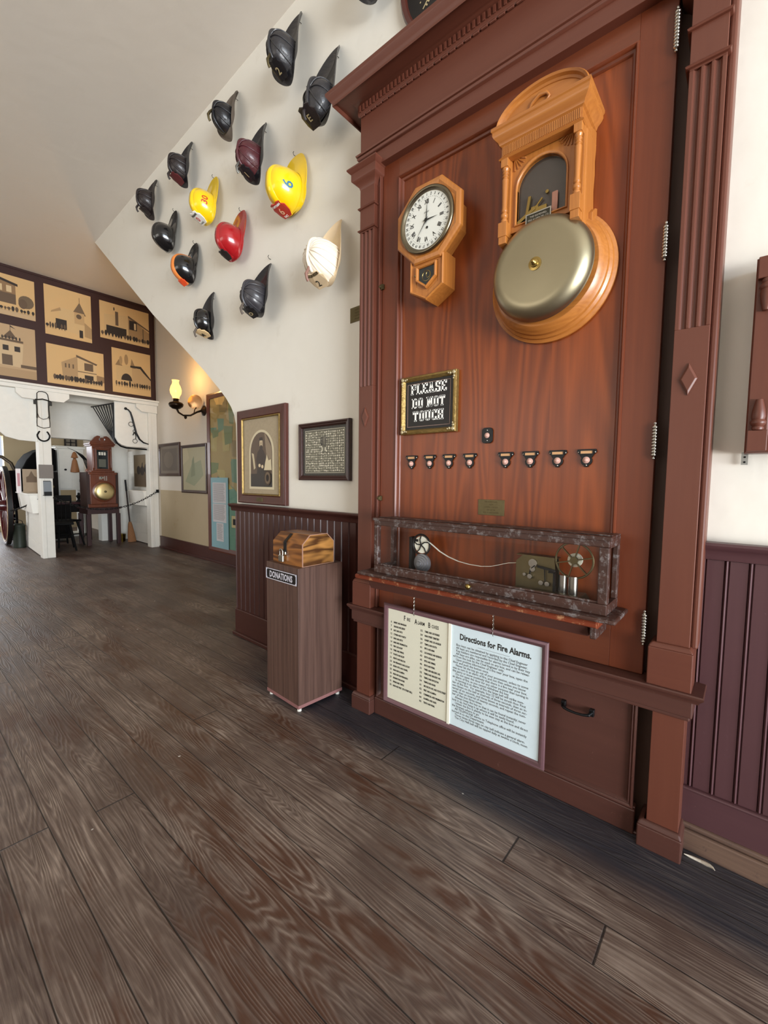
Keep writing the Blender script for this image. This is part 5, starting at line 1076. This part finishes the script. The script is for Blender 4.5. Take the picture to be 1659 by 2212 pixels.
PH = {
 'a': ('sepia photograph of a two storey station beside a leafy tree, upper left of the board', (1.0, 1.613, 3.41, 3.95), [(rc(0, 0, 1, 1), SP), (rc(0, 0, 1, .12), '#bda07a'), ([(.0, .30), (.66, .30), (.66, .80), (.0, .98)], '#8a6b49'), ([(0, .93), (.70, .76), (.70, .82), (0, 1)], SB), (rc(.30, .3, .66, .55), SD)]+wins([.34, .5], [.58], .09, .16, '#cdb389')+[(el(.84, .42, .14, .16), '#6a5740'), (el(.78, .36, .08, .12), SD)]+blobs(.05, .95, .16, 14)),
 'b': ('sepia photograph of a station with a pointed corner tower, upper middle of the board', (1.72, 2.30, 3.275, 3.973), [(rc(0, 0, 1, 1), SP), ([(.30, .16), (.84, .10), (.84, .60), (.30, .60)], '#c9a877'), ([(.60, .58), (.88, .54), (.74, .80)], '#6f5a42'), (rc(.735, .8, .745, .9), SD), (rc(.62, .34, .84, .58), '#b99768'), (el(.72, .50, .06, .05, 12), SD), ([(.84, .10), (1, .08), (1, .30), (.84, .40)], '#a5855b'), (rc(.22, .16, .45, .36), SB), (rc(.72, .06, .80, .22), SB), ([(.12, .46), (.34, .54), (.32, .60), (.14, .50)], SM_)]+wins([.86, .91, .96], [.1], .02, .2, SM_)+blobs(.04, .40, .18, 7, SB, .05)),
 'c': ('sepia photograph of a long station with dark open doors, upper right of the board', (2.415, 3.137, 3.40, 3.966), [(rc(0, 0, 1, 1), SP), ([(.08, .2), (.56, .16), (.56, .76), (.08, .66)], '#c6a574'), ([(.56, .76), (1, .42), (1, .1), (.56, .14)], '#9c7c54'), ([(.56, .78), (1, .50), (1, .46), (.56, .72)], SD), (rc(.12, .16, .52, .38), SB), (rc(.58, .40, .74, .66), SB), (rc(.68, .42, .72, .6), '#cbb086'), (rc(.30, .42, .36, .8), SD), (el(.28, .86, .012, .05, 8), SB), (rc(.86, .15, .88, .5), SD)]+blobs(.05, .97, .13, 16, SB, .06)),
 'd': ('sepia photograph of a square station with a roof flag, lower left of the board', (.98, 1.598, 2.585, 3.285), [(rc(0, 0, 1, 1), '#b59873'), (rc(0, 0, 1, .16), '#a78a66'), ([(.2, .22), (.74, .20), (.78, .66), (.2, .70)], '#c4aa84'), ([(.42, .74), (.68, .74), (.56, .90)], SD), (rc(.555, .88, .565, 1), SD), ([(.565, .96), (.66, .93), (.565, .99)], SB), (rc(.2, .68, .78, .72), SD), (rc(.40, .22, .58, .42), SD)]+wins([.42, .62], [.50], .10, .10, SB)+[(el(.24+k*.06, .75, .015, .035, 8), SB) for k in range(9)]+[(rc(.72, .2, 1, .26), SD)]),
 'e': ('sepia photograph of a corner station with horse teams, lower middle of the board', (1.72, 2.447, 2.58, 3.144), [(rc(0, 0, 1, 1), SP), ([(.24, .58), (.52, .80), (.52, .22), (.26, .20)], '#a98a62'), ([(.52, .80), (.86, .66), (.86, .2), (.52, .22)], '#cbab7c'), ([(.50, .84), (.88, .68), (.86, .64), (.50, .78)], SD), (rc(.64, .46, .80, .66), SD), (rc(.64, .22, .80, .34), SB), (rc(.52, .40, .86, .42), SD), ([(.86, .2), (1, .2), (1, .36), (.86, .38)], '#8d6f4c')]+wins([.30, .36, .43], [.46], .025, .11)+blobs(.12, .95, .16, 18, SB, .06)),
 'f': ('sepia photograph of a turreted station with an arched doorway, lower right of the board', (2.565, 3.144, 2.588, 3.284), [(rc(0, 0, 1, 1), SP), ([(.10, .3), (.50, .26), (.50, .66), (.10, .62)], '#c4a473'), ([(.08, .62), (.26, .62), (.17, .76)], '#8a6e4b'), ([(.46, .62), (.62, .58), (.50, .82)], '#8a6e4b'), ([(.46, .62), (.72, .62), (1, .34), (1, .42), (.74, .68), (.46, .66)], SB), ([(.50, .26), (1, .2), (1, .38), (.70, .62), (.50, .60)], '#b8976a'), (el(.36, .30, .14, .16, 14, 0, 180), SB), (el(.36, .78, .05, .12), '#9b7c55'), (el(.22, .74, .04, .10), '#a5865d')]+blobs(.10, .96, .20, 14, SB, .06))}
for k, (lab, (y0, y1, z0, z1), lay) in PH.items():
    t = farthing('station_photograph', lab, 'photograph', (y0+y1)/2, z0, -7.875, group='sepia station photographs on the dark board')
    w = (y1-y0)/2; h = z1-z0
    MB(local=True).box(-w, w, -.006, 0, 0, h).build('card', mat('sepia_card', '#c7a36f', .6), t)
    m = MB(local=True)
    for i, (poly_, c) in enumerate(lay):
        pl_ = [(min(max(u, 0), 1), min(max(v, 0), 1)) for u, v in poly_]; m.add([(-w+u*2*w, -.0064-.00012*i, v*h) for u, v in pl_], [tuple(range(len(pl_)))], c)
    m.build('picture', PAINT, t)

# ================================================================== HARNESS AND STALL FURNITURE
t = farthing('bridle', 'black leather bridle hanging from the top of the left white post', 'bridle', 1.645, 2.43, -7.855)
LE = mat('black_harness_leather', '#17140f', .5)
def lp(*p): return [(a, -.015, b) for a, b in p]
MB(local=True).tube(lp((-.065, -.12), (-.062, -.03), (-.04, -.004), (0, .002), (.04, -.006), (.062, -.035), (.075, -.13)), .006, 6).build('crown_strap', LE, t, smooth=60)
MB(local=True).tube(lp((-.085, -.12), (-.05, -.118), (0, -.105), (.05, -.115), (.10, -.13)), .009, 6).build('brow_band', LE, t, smooth=60)
for s in (-1, 1): 
    MB(local=True).tube(lp((s*.07, -.12), (s*.068, -.25), (s*.072, -.38)), .009, 6).build('cheek_strap', LE, t, smooth=60)
    MB(local=True).box(s*.085-.022, s*.085+.022, -.03, -.015, -.19, -.13).build('blinker', LE, t, bevel=.004)
    MB(local=True).tube(lp((s*.072, -.38), (s*.076, -.44), (s*.074, -.50)), .005, 6).build('bit_strap', LE, t, smooth=60)
MB(local=True).tube(lp((-.068, -.30), (-.05, -.37), (0, -.395), (.05, -.375), (.068, -.34)), .004, 6).build('nose_strap', LE, t, smooth=60)
MB(local=True).tube(lp((-.074, -.49), (-.04, -.51), (0, -.518), (.04, -.51), (.074, -.50)), .005, 6).build('rein', LE, t, smooth=60)
t = farthing('horseshoe', 'black iron horseshoe nailed to the left white post below the bridle', 'horseshoe', 1.648, 1.805, -7.893)
m = MB(local=True); m.tube([(.072*math.cos(a)*(1 if math.sin(a) < .2 else .92), -.008, .078*math.sin(a)) for a in [R_(128+k*284/26) for k in range(27)]], .011, 6); m.build('shoe', BLACKM, t, smooth=50)
t = farthing('hames', 'curved black harness bar with metal rings on the white shaped board', 'harness', 2.93, 2.06, -7.935)
MB(local=True).tube([(-.165, -.02, .285), (-.13, -.02, .27), (-.10, -.02, .235), (-.075, -.02, .15), (-.05, -.02, .03), (-.02, -.02, -.10), (.03, -.02, -.20), (.09, -.02, -.25), (.18, -.02, -.275)], [.010, .012, .014, .015, .016, .016, .015, .012, .008], 8).ell((-.17, -.02, .287), .024, .014, .022, 10, 8).build('bar', BLACKM, t, smooth=60)
for (a, b_, r) in ((-.10, .04, .036), (-.045, -.235, .034), (-.05, -.07, .022)):
    MB(local=True).tube([(a+r*math.cos(q_), -.03, b_+r*math.sin(q_)) for q_ in [2*PI*k/20 for k in range(20)]], .004, 6, closed=True).build('ring', IRON, t, smooth=60)
MB(local=True).tube([(-.05, -.03, -.09), (-.03, -.03, -.15), (-.035, -.03, -.20)], .006, 6).tube([(-.055, -.03, -.09), (-.075, -.03, -.14)], .008, 6).build('buckle_strap', IRON, t, smooth=60)
t = farthing('hay_rack', 'black iron corner hay rack of thin bars left of the white shaped board', 'hay rack', 2.66, 1.80, -8.0)
m = MB(local=True)
for k in range(9):
    m.tube([(-.03-.012*k, .02+.09*k, .62), (-.02-.006*k, .02+.05*k, .30), (.0, .02+.012*k, -.02)], .008, 6)
m.build('bar', BLACKM, t, smooth=60)
MB(local=True).tube([(-.02, .01, .63), (-.135, .80, .63)], .012, 6).build('top_rail', BLACKM, t)
MB(local=True).tube([(-.052, .0, .62), (-.060, .0, .08), (-.02, .0, -.02), (.04, 0, -.068), (.12, 0, -.09), (.46, 0, -.10)], .014, 6).build('rim', BLACKM, t, smooth=60)
# stall side partitions, boarded
PTM = Matrix.Translation((-8.06, 1.60, 0)) @ Matrix.Rotation(-math.atan(.0625), 4, 'Z') @ Matrix.Translation((8.06, -1.60, 0))
def boards(name, lab, x0, x1, y, z0, z1, n, t_=.03, xf=None):
    m = MB(xf=xf); h = (z1-z0)/n
    for k in range(n):
        m.box(x0, x1, y, y+t_, z0+k*h+.003, z0+(k+1)*h-.003)
    m.box(x0, x1, y+.006, y+t_-.006, z0, z1); struct(m.build(name, WHITEPAINT, bevel=.002), lab)
boards('trim_15', 'grey white boarded side of the left stall', -9.5, -8.06, 1.60, .01, .90, 5, xf=PTM)
boards('trim_16', 'white boarded side of the right stall', -9.39, -8.02, 1.245, .01, .72, 4, xf=LM)
boards('trim_17', 'lapped white boards on the wall of the right stall', -9.39, -8.02, 1.262, .95, 1.72, 7, .02, xf=LM)
t = thing('manger', 'white wooden feed trough on the left stall partition', 'trough', (-8.6, 1.62, .66))
MB(xf=PTM).prism([(1.63, .94), (1.49, .94), (1.52, .66), (1.63, .66)], -9.40, -8.10, 'x').build('trough', WHITEPAINT, t, bevel=.006)
MB(xf=PTM).box(-9.42, -8.09, 1.47, 1.64, .935, .955).build('rim', WHITEPAINT, t, bevel=.004)
t = thing('manger', 'white wooden feed trough under the picture in the right stall', 'trough', (-8.4, 3.12, .70))
MB().prism([(3.235, .97), (3.05, .97), (3.08, .72), (3.235, .70)], -8.72, -8.06, 'x').build('trough', WHITEPAINT, t, bevel=.006)
MB().box(-8.74, -8.06, 3.04, 3.2, .965, .985).build('rim', WHITEPAINT, t, bevel=.004)
t = thing('stall_print', 'unframed brown print of dark horses above the right stall trough', 'picture', (-8.52, 3.185, 1.05))
MB().box(-8.80, -8.10, 3.178, 3.186, 1.05, 1.63).build('card', mat('brown_print_card', '#6f5f48', .7), t)
m = MB()
for i, (poly_, c) in enumerate([(rc(0, 0, 1, 1), '#7d6b50'), (rc(0, 0, 1, .42), '#5a4a37'), (el(.3, .52, .13, .14), '#2a211a'), (el(.55, .50, .15, .15), '#2f251d'), (el(.82, .56, .13, .16), '#261d17'), ([(.50, .6), (.58, .6), (.60, .78), (.54, .74)], '#2f251d')]):
    m.add([(-8.78+u*.66, 3.1775-.0003*i, 1.06+v*.56) for u, v in [(min(max(a, 0), 1), min(max(b_, 0), 1)) for a, b_ in poly_]], [tuple(range(len(poly_)))], c)
m.build('picture', PAINT, t)
t = farthing('post_sign', 'blank grey square sign on the left white post', 'sign', 1.66, 1.185, -7.893)
MB(local=True).box(-.085, .085, -.012, 0, 0, .20).build('panel', mat('grey_sign_panel', '#7b736c', .5, noise=.1, nscale=80), t)
t = farthing('leaflet_holder', 'dark leaflet box with a clear front on the left white post', 'leaflet holder', 1.665, .93, -7.893)
MB(local=True).box(-.045, .045, -.05, -.002, 0, .06).box(-.045, .045, -.008, -.001, .06, .22).build('box', BLACKM, t, bevel=.002)
MB(local=True).box(-.045, .045, -.035, -.012, .05, .21).build('leaflet', mat('grey_blue_leaflet', '#7f868c', .4), t)
t = farthing('chain_hook', 'small black square hook plate on the right white post', 'hook', 3.215, .975, -7.893)
MB(local=True).box(-.022, .022, -.014, 0, -.02, .035).build('plate', BLACKM, t, bevel=.002)
def chain(name, lab, p0, p1, sag, n):
    m = MB(); pts = []
    for i in range(n+1):
        k = i/n; p = Vector(p0).lerp(Vector(p1), k); p.z -= sag*4*k*(1-k); pts.append(p)
    for i in range(n):
        c = (pts[i]+pts[i+1])/2; d = (pts[i+1]-pts[i]); ln = d.length*.68; d.normalize(); s = d.cross(Vector((0, 0, 1))).normalized() if i % 2 else d.cross(Vector((1, 0, 0))).normalized()
        m.tube([c+d*ln*math.cos(a)+s*.012*math.sin(a) for a in [2*PI*j/10 for j in range(10)]], .0042, 5, closed=True)
    tag(m.build(name, IRON, smooth=60), lab, 'chain')
chain('barrier_chain', 'dark chain slung across the right stall opening in front of the alarm clock table', (-7.88, 1.735, .90), (-7.875, 3.215, .985), .24, 44)
chain('barrier_chain', 'dark chain running from the left white post back along the boarded partition', (-7.88, 1.625, .935), (-9.3, 1.46, .64), .03, 34)
# placards on the trough
t = thing('trough_placard', 'tan placard with faint writing standing on the left trough', 'placard', (-8.45, 1.62, .955))
tm = Matrix.Translation((-8.55, 0, 0))
MB().box(-8.57, -8.56, 1.508, 1.718, .957, 1.325).build('card', mat('tan_placard', '#a08c74', .6, noise=.1, nscale=20), t)
MB().prism([(1.55, 1.12), (1.68, 1.12), (1.68, 1.20), (1.65, 1.22), (1.615, 1.30), (1.58, 1.22), (1.55, 1.20)], -8.5595, -8.559, 'x').build('print', mat('brown_print', '#6b5846', .7), t)
t = thing('poster', 'white and pink printed poster left of the tan placard', 'poster', (-8.62, 1.47, .955))
MB().box(-8.66, -8.65, 1.442, 1.502, .957, 1.33).build('card', mat('white_poster', '#efe6e6', .5), t)
MB().box(-8.6495, -8.649, 1.458, 1.49, 1.06, 1.26).build('print', mat('pink_print', '#c98f95', .5), t)
t = thing('tin_canister', 'tall dark green tin canister with a wire handle standing by the left partition', 'canister', (-9.45, 1.585, 0))
MB().lathe([(0, 0), (.085, 0), (.088, .01), (.086, .03), (.084, .36), (.088, .37), (.088, .385), (.06, .41), (0, .415)], (-9.45, 1.585, 0), (0, 0, 1), 24).build('body', mat('dark_green_tin', '#232a20', .5, .3, noise=.3, nscale=20), t, smooth=40)
MB().tube([(-9.45, 1.535, .40), (-9.45, 1.54, .45), (-9.45, 1.585, .475), (-9.45, 1.63, .45), (-9.45, 1.635, .40)], .006, 6).build('handle', IRON, t, smooth=60)
# fire engine wheel
wx, wy, wz, wr = -9.95, 1.50, .70, .69
WR = Matrix.Translation((wx, wy, wz)) @ Matrix.Rotation(R_(-3.5), 4, 'Z')
t = thing('engine_wheel', 'tall spoked wheel in dark red with a black iron tyre at the left edge', 'wheel', M=WR)
MB(local=True).loops([[(r*math.cos(a), y, r*math.sin(a)) for r, y in ((wr, -.03), (wr, .03), (wr-.018, .03), (wr-.018, -.03))] for a in [2*PI*k/64 for k in range(64)]], closed_v=True).build('tyre', IRON, t, smooth=40)
CR = mat('coach_red', '#4a1216', .25, coat=.6); CG = mat('coach_gold_line', '#d3bb94', .4)
MB(local=True).loops([[(r*math.cos(a), y, r*math.sin(a)) for r, y in ((wr-.018, -.035), (wr-.018, .035), (wr-.085, .03), (wr-.085, -.03))] for a in [2*PI*k/64 for k in range(64)]], closed_v=True).build('rim', CR, t, smooth=40)
for k in range(14):
    a = 2*PI*k/14; MB(local=True).tube([(.07*math.cos(a), 0, .07*math.sin(a)), (.3*math.cos(a), 0, .3*math.sin(a)), ((wr-.08)*math.cos(a), 0, (wr-.08)*math.sin(a))], [.022, .018, .016], 8).build('spoke', CR, t, smooth=60)
MB(local=True).lathe([(0, -.16), (.05, -.16), (.055, -.10), (.09, -.08), (.10, 0), (.09, .08), (.05, .10), (0, .10)], (0, 0, 0), (0, 1, 0), 20).build('hub', CR, t, smooth=40)
MB(local=True).tube([((wr-.06)*math.cos(a), -.034, (wr-.06)*math.sin(a)) for a in [2*PI*k/64 for k in range(64)]], .005, 5, closed=True).build('pin_stripe', CG, t)
t = thing('fire_engine', 'black bodied horse drawn fire engine mostly hidden behind the left stall post', 'fire engine', (-10.8, 1.7, 0))
BK = mat('black_coachwork', '#050506', .85, spec=.15)
MB().prism([(1.82, 1.33), (1.90, 1.52), (2.0, 1.66), (2.14, 1.75), (2.30, 1.77), (2.36, 1.74), (2.36, 1.33)], -11.2, -10.4, 'x').build('hood', BK, t, bevel=.02)
MB().box(-11.5, -10.36, 1.62, 2.30, .62, 1.32).build('body', BK, t, bevel=.03)
MB().tube([(-10.7, 1.45, 1.60), (-10.7, 1.60, 1.57), (-10.7, 1.72, 1.46), (-10.7, 1.78, 1.30)], .03, 8).build('rail', mat('dull_bronze', '#4d4234', .4, .5), t, smooth=60)
for y in (1.70, 2.22):
    m = MB(); m.tube([(-10.7+.42*math.cos(a), y, .43+.42*math.sin(a)) for a in [2*PI*k/40 for k in range(40)]], .02, 6, closed=True)
    for k in range(10):
        a = 2*PI*k/10; m.tube([(-10.7, y, .43), (-10.7+.41*math.cos(a), y, .43+.41*math.sin(a))], .012, 5)
    m.cyl((-10.7, y-.05, .43), (-10.7, y+.05, .43), .06); m.build('front_wheel', BK, t)
# furniture in the stall
def wooden_chair(lab, x, y, rz):
    t = thing('wooden_chair', lab, 'chair', (x, y, 0), rz, group='dark chairs in the stall')
    M_ = mat('black_chair_paint', '#060505', .7, spec=.2)
    MB(local=True).prism([(-.20, -.2), (.20, -.2), (.22, .2), (-.22, .2)], .43, .46, 'z').build('seat', M_, t, bevel=.008)
    for sx in (-1, 1):
        for sy in (-1, 1): MB(local=True).tube([(sx*.15, sy*.15, .43), (sx*.22, sy*.22, 0)], [.018, .014], 8).build('leg', M_, t)
        MB(local=True).tube([(sx*.19, -.18, .21), (sx*.19, .18, .21)], .010, 6).build('stretcher', M_, t)
        MB(local=True).tube([(sx*.18, .19, .44), (sx*.20, .26, .86)], .014, 8).build('back_post', M_, t)
    MB(local=True).box(-.21, .21, .245, .27, .80, .90).build('top_rail', M_, t, bevel=.006)
    for k in range(5): MB(local=True).tube([(-.12+.06*k, .195, .45), (-.13+.065*k, .25, .81)], .007, 6).build('spindle', M_, t)
wooden_chair('black wooden chair seen through the doorway between post and clock table', -9.17, 2.13, R_(200))
wooden_chair('black wooden chair closer behind the left post, half in shadow', -8.66, 1.95, R_(80))
t = thing('writing_desk', 'dark desk crowded with small objects behind the left post', 'desk', (-9.9, 2.45, 0))
DW = mat('near_black_desk', '#0c0706', .7, spec=.2)
MB().box(-10.3, -9.72, 1.95, 2.75, .70, .74).build('top', mat('dark_red_desk_top', '#3a1416', .35), t, bevel=.004)
MB().box(-10.28, -9.74, 1.97, 2.73, .55, .70).build('apron', DW, t)
for x in (-10.25, -9.77):
    for y in (2.0, 2.70): MB().box(x-.03, x+.03, y-.03, y+.03, 0, .55).build('leg', DW, t)
MB().box(-10.28, -9.90, 1.97, 2.26, .74, 1.30).build('desk_black_mass', DW, t, bevel=.006)  # enlarged into a black mass to darken the zone behind the post
MB().box(-10.27, -9.75, 1.98, 2.40, .06, .55).build('desk_closing_block', DW, t, bevel=.006)  # added block closing the desk down to the floor, keeps that zone dark
t = thing('desk_telephone', 'old black candlestick telephone on the dark desk', 'telephone', (-9.82, 2.12, .74))
MB().lathe([(.0, 0), (.07, 0), (.06, .02), (.018, .04), (.016, .24), (.03, .26), (.045, .32), (0, .33)], (-9.82, 2.12, .74), (0, 0, 1), 16).build('stand', BLACKM, t, smooth=50)
MB().lathe([(.015, 0), (.02, .04), (.045, .07), (.042, .072), (0, .04)], (-9.82, 2.12, 1.02), (1, 0, .2), 16).build('mouthpiece', BRASSD, t, smooth=50)
t = thing('metal_figurine', 'small dark metal figure on the red desk top', 'figurine', (-9.80, 2.55, .74))
MB().lathe([(0, 0), (.05, 0), (.04, .02), (.02, .05), (.035, .09), (.05, .11), (.02, .14), (.02, .17), (0, .18)], (-9.80, 2.55, .74), (0, 0, 1), 14).build('figure', IRON, t, smooth=50)
# white cupboard
t = thing('white_cupboard', 'tall narrow white painted cupboard with a cornice in the rear room', 'cupboard', (-10.7, 2.6, 0))
cxa, cxb, cya, cyb = -11.0, -10.5, 2.40, 2.845
MB().box(cxa, cxb, cya, cyb, .95, 1.78).box(cxa, cxb, cya, cya+.03, .0, .95).box(cxa, cxb, cyb-.03, cyb, 0, .95).box(cxa, cxb, cya, cyb, .0, .06).build('carcass', WHITEPAINT, t, bevel=.004)
MB().box(cxa, cxb+.03, cya-.03, cyb+.03, 1.78, 1.815).box(cxa, cxb+.05, cya-.05, cyb+.05, 1.815, 1.83).build('cornice', WHITEPAINT, t, bevel=.006)
d = MB().box(cxb, cxb+.015, cya+.02, 2.625, .98, 1.76).build('door', WHITEPAINT, t, bevel=.003); MB().cyl((cxb+.015, 2.52, 1.36), (cxb+.04, 2.52, 1.36), .02, n=12).build('knob', IRON, d)
t = thing('hanging_brush', 'tan leather fly brushes hanging on the side of the white cupboard', 'brush', (-10.45, 2.72, 1.3))
MB().lathe([(.01, .62), (.03, .60), (.06, .50), (.02, .49), (.04, .44), (.075, .24), (.075, .21), (0, .20)], (-10.40, 2.66, 1.10), (0, 0, 1), 14).build('brush', mat('tan_leather', '#8b5a33', .6), t, smooth=40)
t = thing('black_hand_brush', 'small black brush hung bristles down on the cupboard side', 'brush', (-10.45, 2.80, 1.05))
MB().box(-10.47, -10.44, 2.745, 2.835, 1.11, 1.17).box(-10.465, -10.445, 2.775, 2.80, 1.0, 1.11).build('brush', BLACKM, t, bevel=.003)
t = thing('buggy_whips', 'bundle of bent dark buggy whips fanned beside the alarm clock', 'whips', (-9.8, 2.75, 1.1))
m = MB()
for k in range(6): m.tube([(-9.75, 2.77-.012*k, 1.35-.01*k), (-9.75, 2.72-.018*k, 1.52+.008*k), (-9.75, 2.62-.022*k, 1.64+.012*k), (-9.75, 2.52-.026*k, 1.70+.012*k)], [.008, .006, .004, .003], 6)
m.build('whip', BLACKM, t, smooth=60)
MB().ell((-9.75, 2.72, 1.34), .06, .06, .05, 12, 8).build('holder', mat('copper_holder', '#8a5a45', .4, .5), t, smooth=60)
t = thing('small_rear_window', 'small dark square window with a cross bar high on the rear brick wall', 'window', (-12.48, 3.1, 1.95))
MB().frame(3.02, 3.24, 1.94, 2.14, [(0, 0), (0, .03), (.03, .03), (.03, 0)]).build('x', DKF, t) if False else None
m = MB(); yv = (3.00, 3.25); m.box(-12.5, -12.46, yv[0], yv[1], 1.93, 1.96).box(-12.5, -12.46, yv[0], yv[1], 2.12, 2.15).box(-12.5, -12.46, yv[0], yv[0]+.03, 1.96, 2.12).box(-12.5, -12.46, yv[1]-.03, yv[1], 1.96, 2.12).box(-12.5, -12.465, 3.115, 3.135, 1.96, 2.12).box(-12.5, -12.465, yv[0], yv[1], 2.03, 2.05)
m.build('frame', mat('dark_window_frame', '#1c1411', .5), t); MB().box(-12.5, -12.49, yv[0], yv[1], 1.93, 2.15).build('pane', mat('dim_window_pane', '#8d8578', .2), t)

# alarm clock cabinet on its table
t = thing('clock_table', 'plain dark red wooden table carrying the tall alarm clock case', 'table', (-9.03, 2.66, 0))
TW = mat('dark_red_table', '#35191a', .45, noise=.2, nscale=20)
MB().box(-9.33, -8.80, 2.39, 2.945, .645, .675).build('top', TW, t, bevel=.004)
MB().box(-9.30, -8.83, 2.42, 2.92, .56, .645).build('apron', TW, t)
for x in (-9.29, -8.85):
    for y in (2.435, 2.905): MB().box(x-.03, x+.03, y-.03, y+.03, 0, .56).build('leg', TW, t, bevel=.003)
t = thing('alarm_clock_case', 'tall alarm clock case with scrolled pediment and round brass gong on the small table', 'alarm clock', (-9.0, 2.66, .675))
KM = Matrix(((0, -1, 0, -8.84), (1, 0, 0, 2.672), (0, 0, 1, .675), (0, 0, 0, 1)))
a_ = lambda: MB(xf=KM)
a_().box(-.245, .255, .02, .40, 0, .625).build('back_box', mat('dark_case_side', '#2d130a', .5), t)
b0 = a_().box(-.235, .235, .0, .30, 0, .06).box(-.20, .20, -.02, .30, .06, .60).box(-.22, .22, -.03, .3, .585, .625).build('gong_case', CLOCKW, t, bevel=.006)
a_().box(-.155, .155, -.01, .28, .62, 1.09).box(-.185, .185, -.03, .28, .625, .655).build('upper_case', CLOCKW, t, bevel=.005)
a_().box(-.185, .185, -.045, .28, 1.085, 1.11).box(-.20, .20, -.06, .28, 1.11, 1.14).build('cornice', CLOCKW, t, bevel=.005)
m = a_()
for s in (-1, 1):
    m.prism([(s*.19, 1.14), (s*.19, 1.155), (s*.15, 1.19), (s*.11, 1.245), (s*.07, 1.27), (s*.035, 1.265), (s*.025, 1.24), (s*.045, 1.225), (s*.05, 1.20), (s*.03, 1.18), (s*.03, 1.14)], -.04, .02)
m.prism([(-.03, 1.14), (.03, 1.14), (.03, 1.20)]+[(.035*math.cos(q_), 1.205+.035*math.sin(q_)) for q_ in [PI*k/8 for k in range(9)]]+[(-.03, 1.20)], -.04, .02)
m.build('scroll_pediment', CLOCKW, t, bevel=.002)
g_ = a_().box(-.095, .095, -.016, -.009, .68, 1.03).build('clock_door', mat('dark_clock_glass', '#10191a', .12, coat=.6), t)
a_().frame(-.11, .11, .665, 1.045, [(0, -.008), (0, -.028), (.022, -.03), (.026, -.018), (.026, -.008)]).build('door_frame', CLOCKW, t, bevel=.002)
m = a_()
for k in range(3): m.box(-.055+.04*k, -.025+.04*k, -.0185, -.016, .93, .985)
m.build('number_windows', mat('white_number_cards', '#d8d2c2', .5), g_)
a_().box(-.055, .055, -.0185, -.016, .72, .86).build('dial_card', mat('grey_dial_card', '#5b5a4d', .5), g_)
for s in (-1, 1): a_().lathe([(.012, 0), (.018, .01), (.012, .02), (.015, .05), (.015, .33), (.01, .35), (.018, .37), (.012, .38)], (s*.135, -.02, .68), (0, 0, 1), 10).build('column', CLOCKW, t, smooth=40)
a_().lathe([(0, 0), (.185, 0), (.185, .02), (.165, .03), (0, .03)], (.005, -.02, .285), (0, -1, 0), 40).build('gong_ring', CLOCKW, t, smooth=30)
a_().lathe([(.155, 0), (.158, .01), (.145, .03), (.12, .042), (.05, .05), (0, .051)], (.005, -.052, .285), (0, -1, 0), 40).build('gong', mat('bright_gong_brass', '#dcc690', .42, 1), t, smooth=60)
a_().ell((.005, -.106, .285), .022, .012, .018, 12, 8).build('boss', BRASSD, t, smooth=60)
m = a_().box(-.06, -.02, -.03, -.02, .50, .55).box(.02, .03, -.03, -.02, .48, .56).box(.05, .06, -.03, -.02, .48, .56).cyl((-.01, -.03, .53), (-.01, -.02, .53), .02)
m.build('striker_works', NICKEL, t)
# broom and bucket
t = thing('straw_broom', 'straw broom with a dark handle leaning against the white pillar', 'broom', (-8.88, 3.13, 0))
MB().tube([(-9.02, 3.10, 1.17), (-8.93, 3.125, .36)], .013, 8).build('handle', mat('dark_handle', '#2b1a14', .5), t)
MB().tube([(-9.02, 3.10, 1.17), (-8.997, 3.106, .96)], .016, 8).build('grip', BLACKM, t)
m = MB(); ht, hb = Vector((-8.93, 3.125, .38)), Vector((-8.87, 3.135, .005))
Ls = []
for k, (w_, d_) in ((0, (.02, .02)), (.12, (.035, .03)), (.3, (.045, .035)), (.6, (.062, .04)), (1, (.075, .045))):
    c = ht.lerp(hb, k); Ls.append([(c.x+d_*math.cos(a), c.y+w_*math.sin(a), c.z) for a in [2*PI*j/16 for j in range(16)]])
m.loops(Ls, cap=True); m.build('straw_head', mat('straw', '#8a5f3c', .8, noise=.3, nscale=50), t, smooth=60)
t = thing('brass_bucket', 'small dark bucket with a bright brass streak beside the broom', 'bucket', (-9.1, 3.02, 0))
MB().lathe([(0, .003), (.055, .0), (.065, .13), (.069, .132), (.069, .137), (.06, .137), (.05, .01), (0, .01)], (-9.10, 3.04, 0), (0, 0, 1), 24).build('body', mat('bucket_brass', '#6a5620', .25, 1), t, smooth=50)
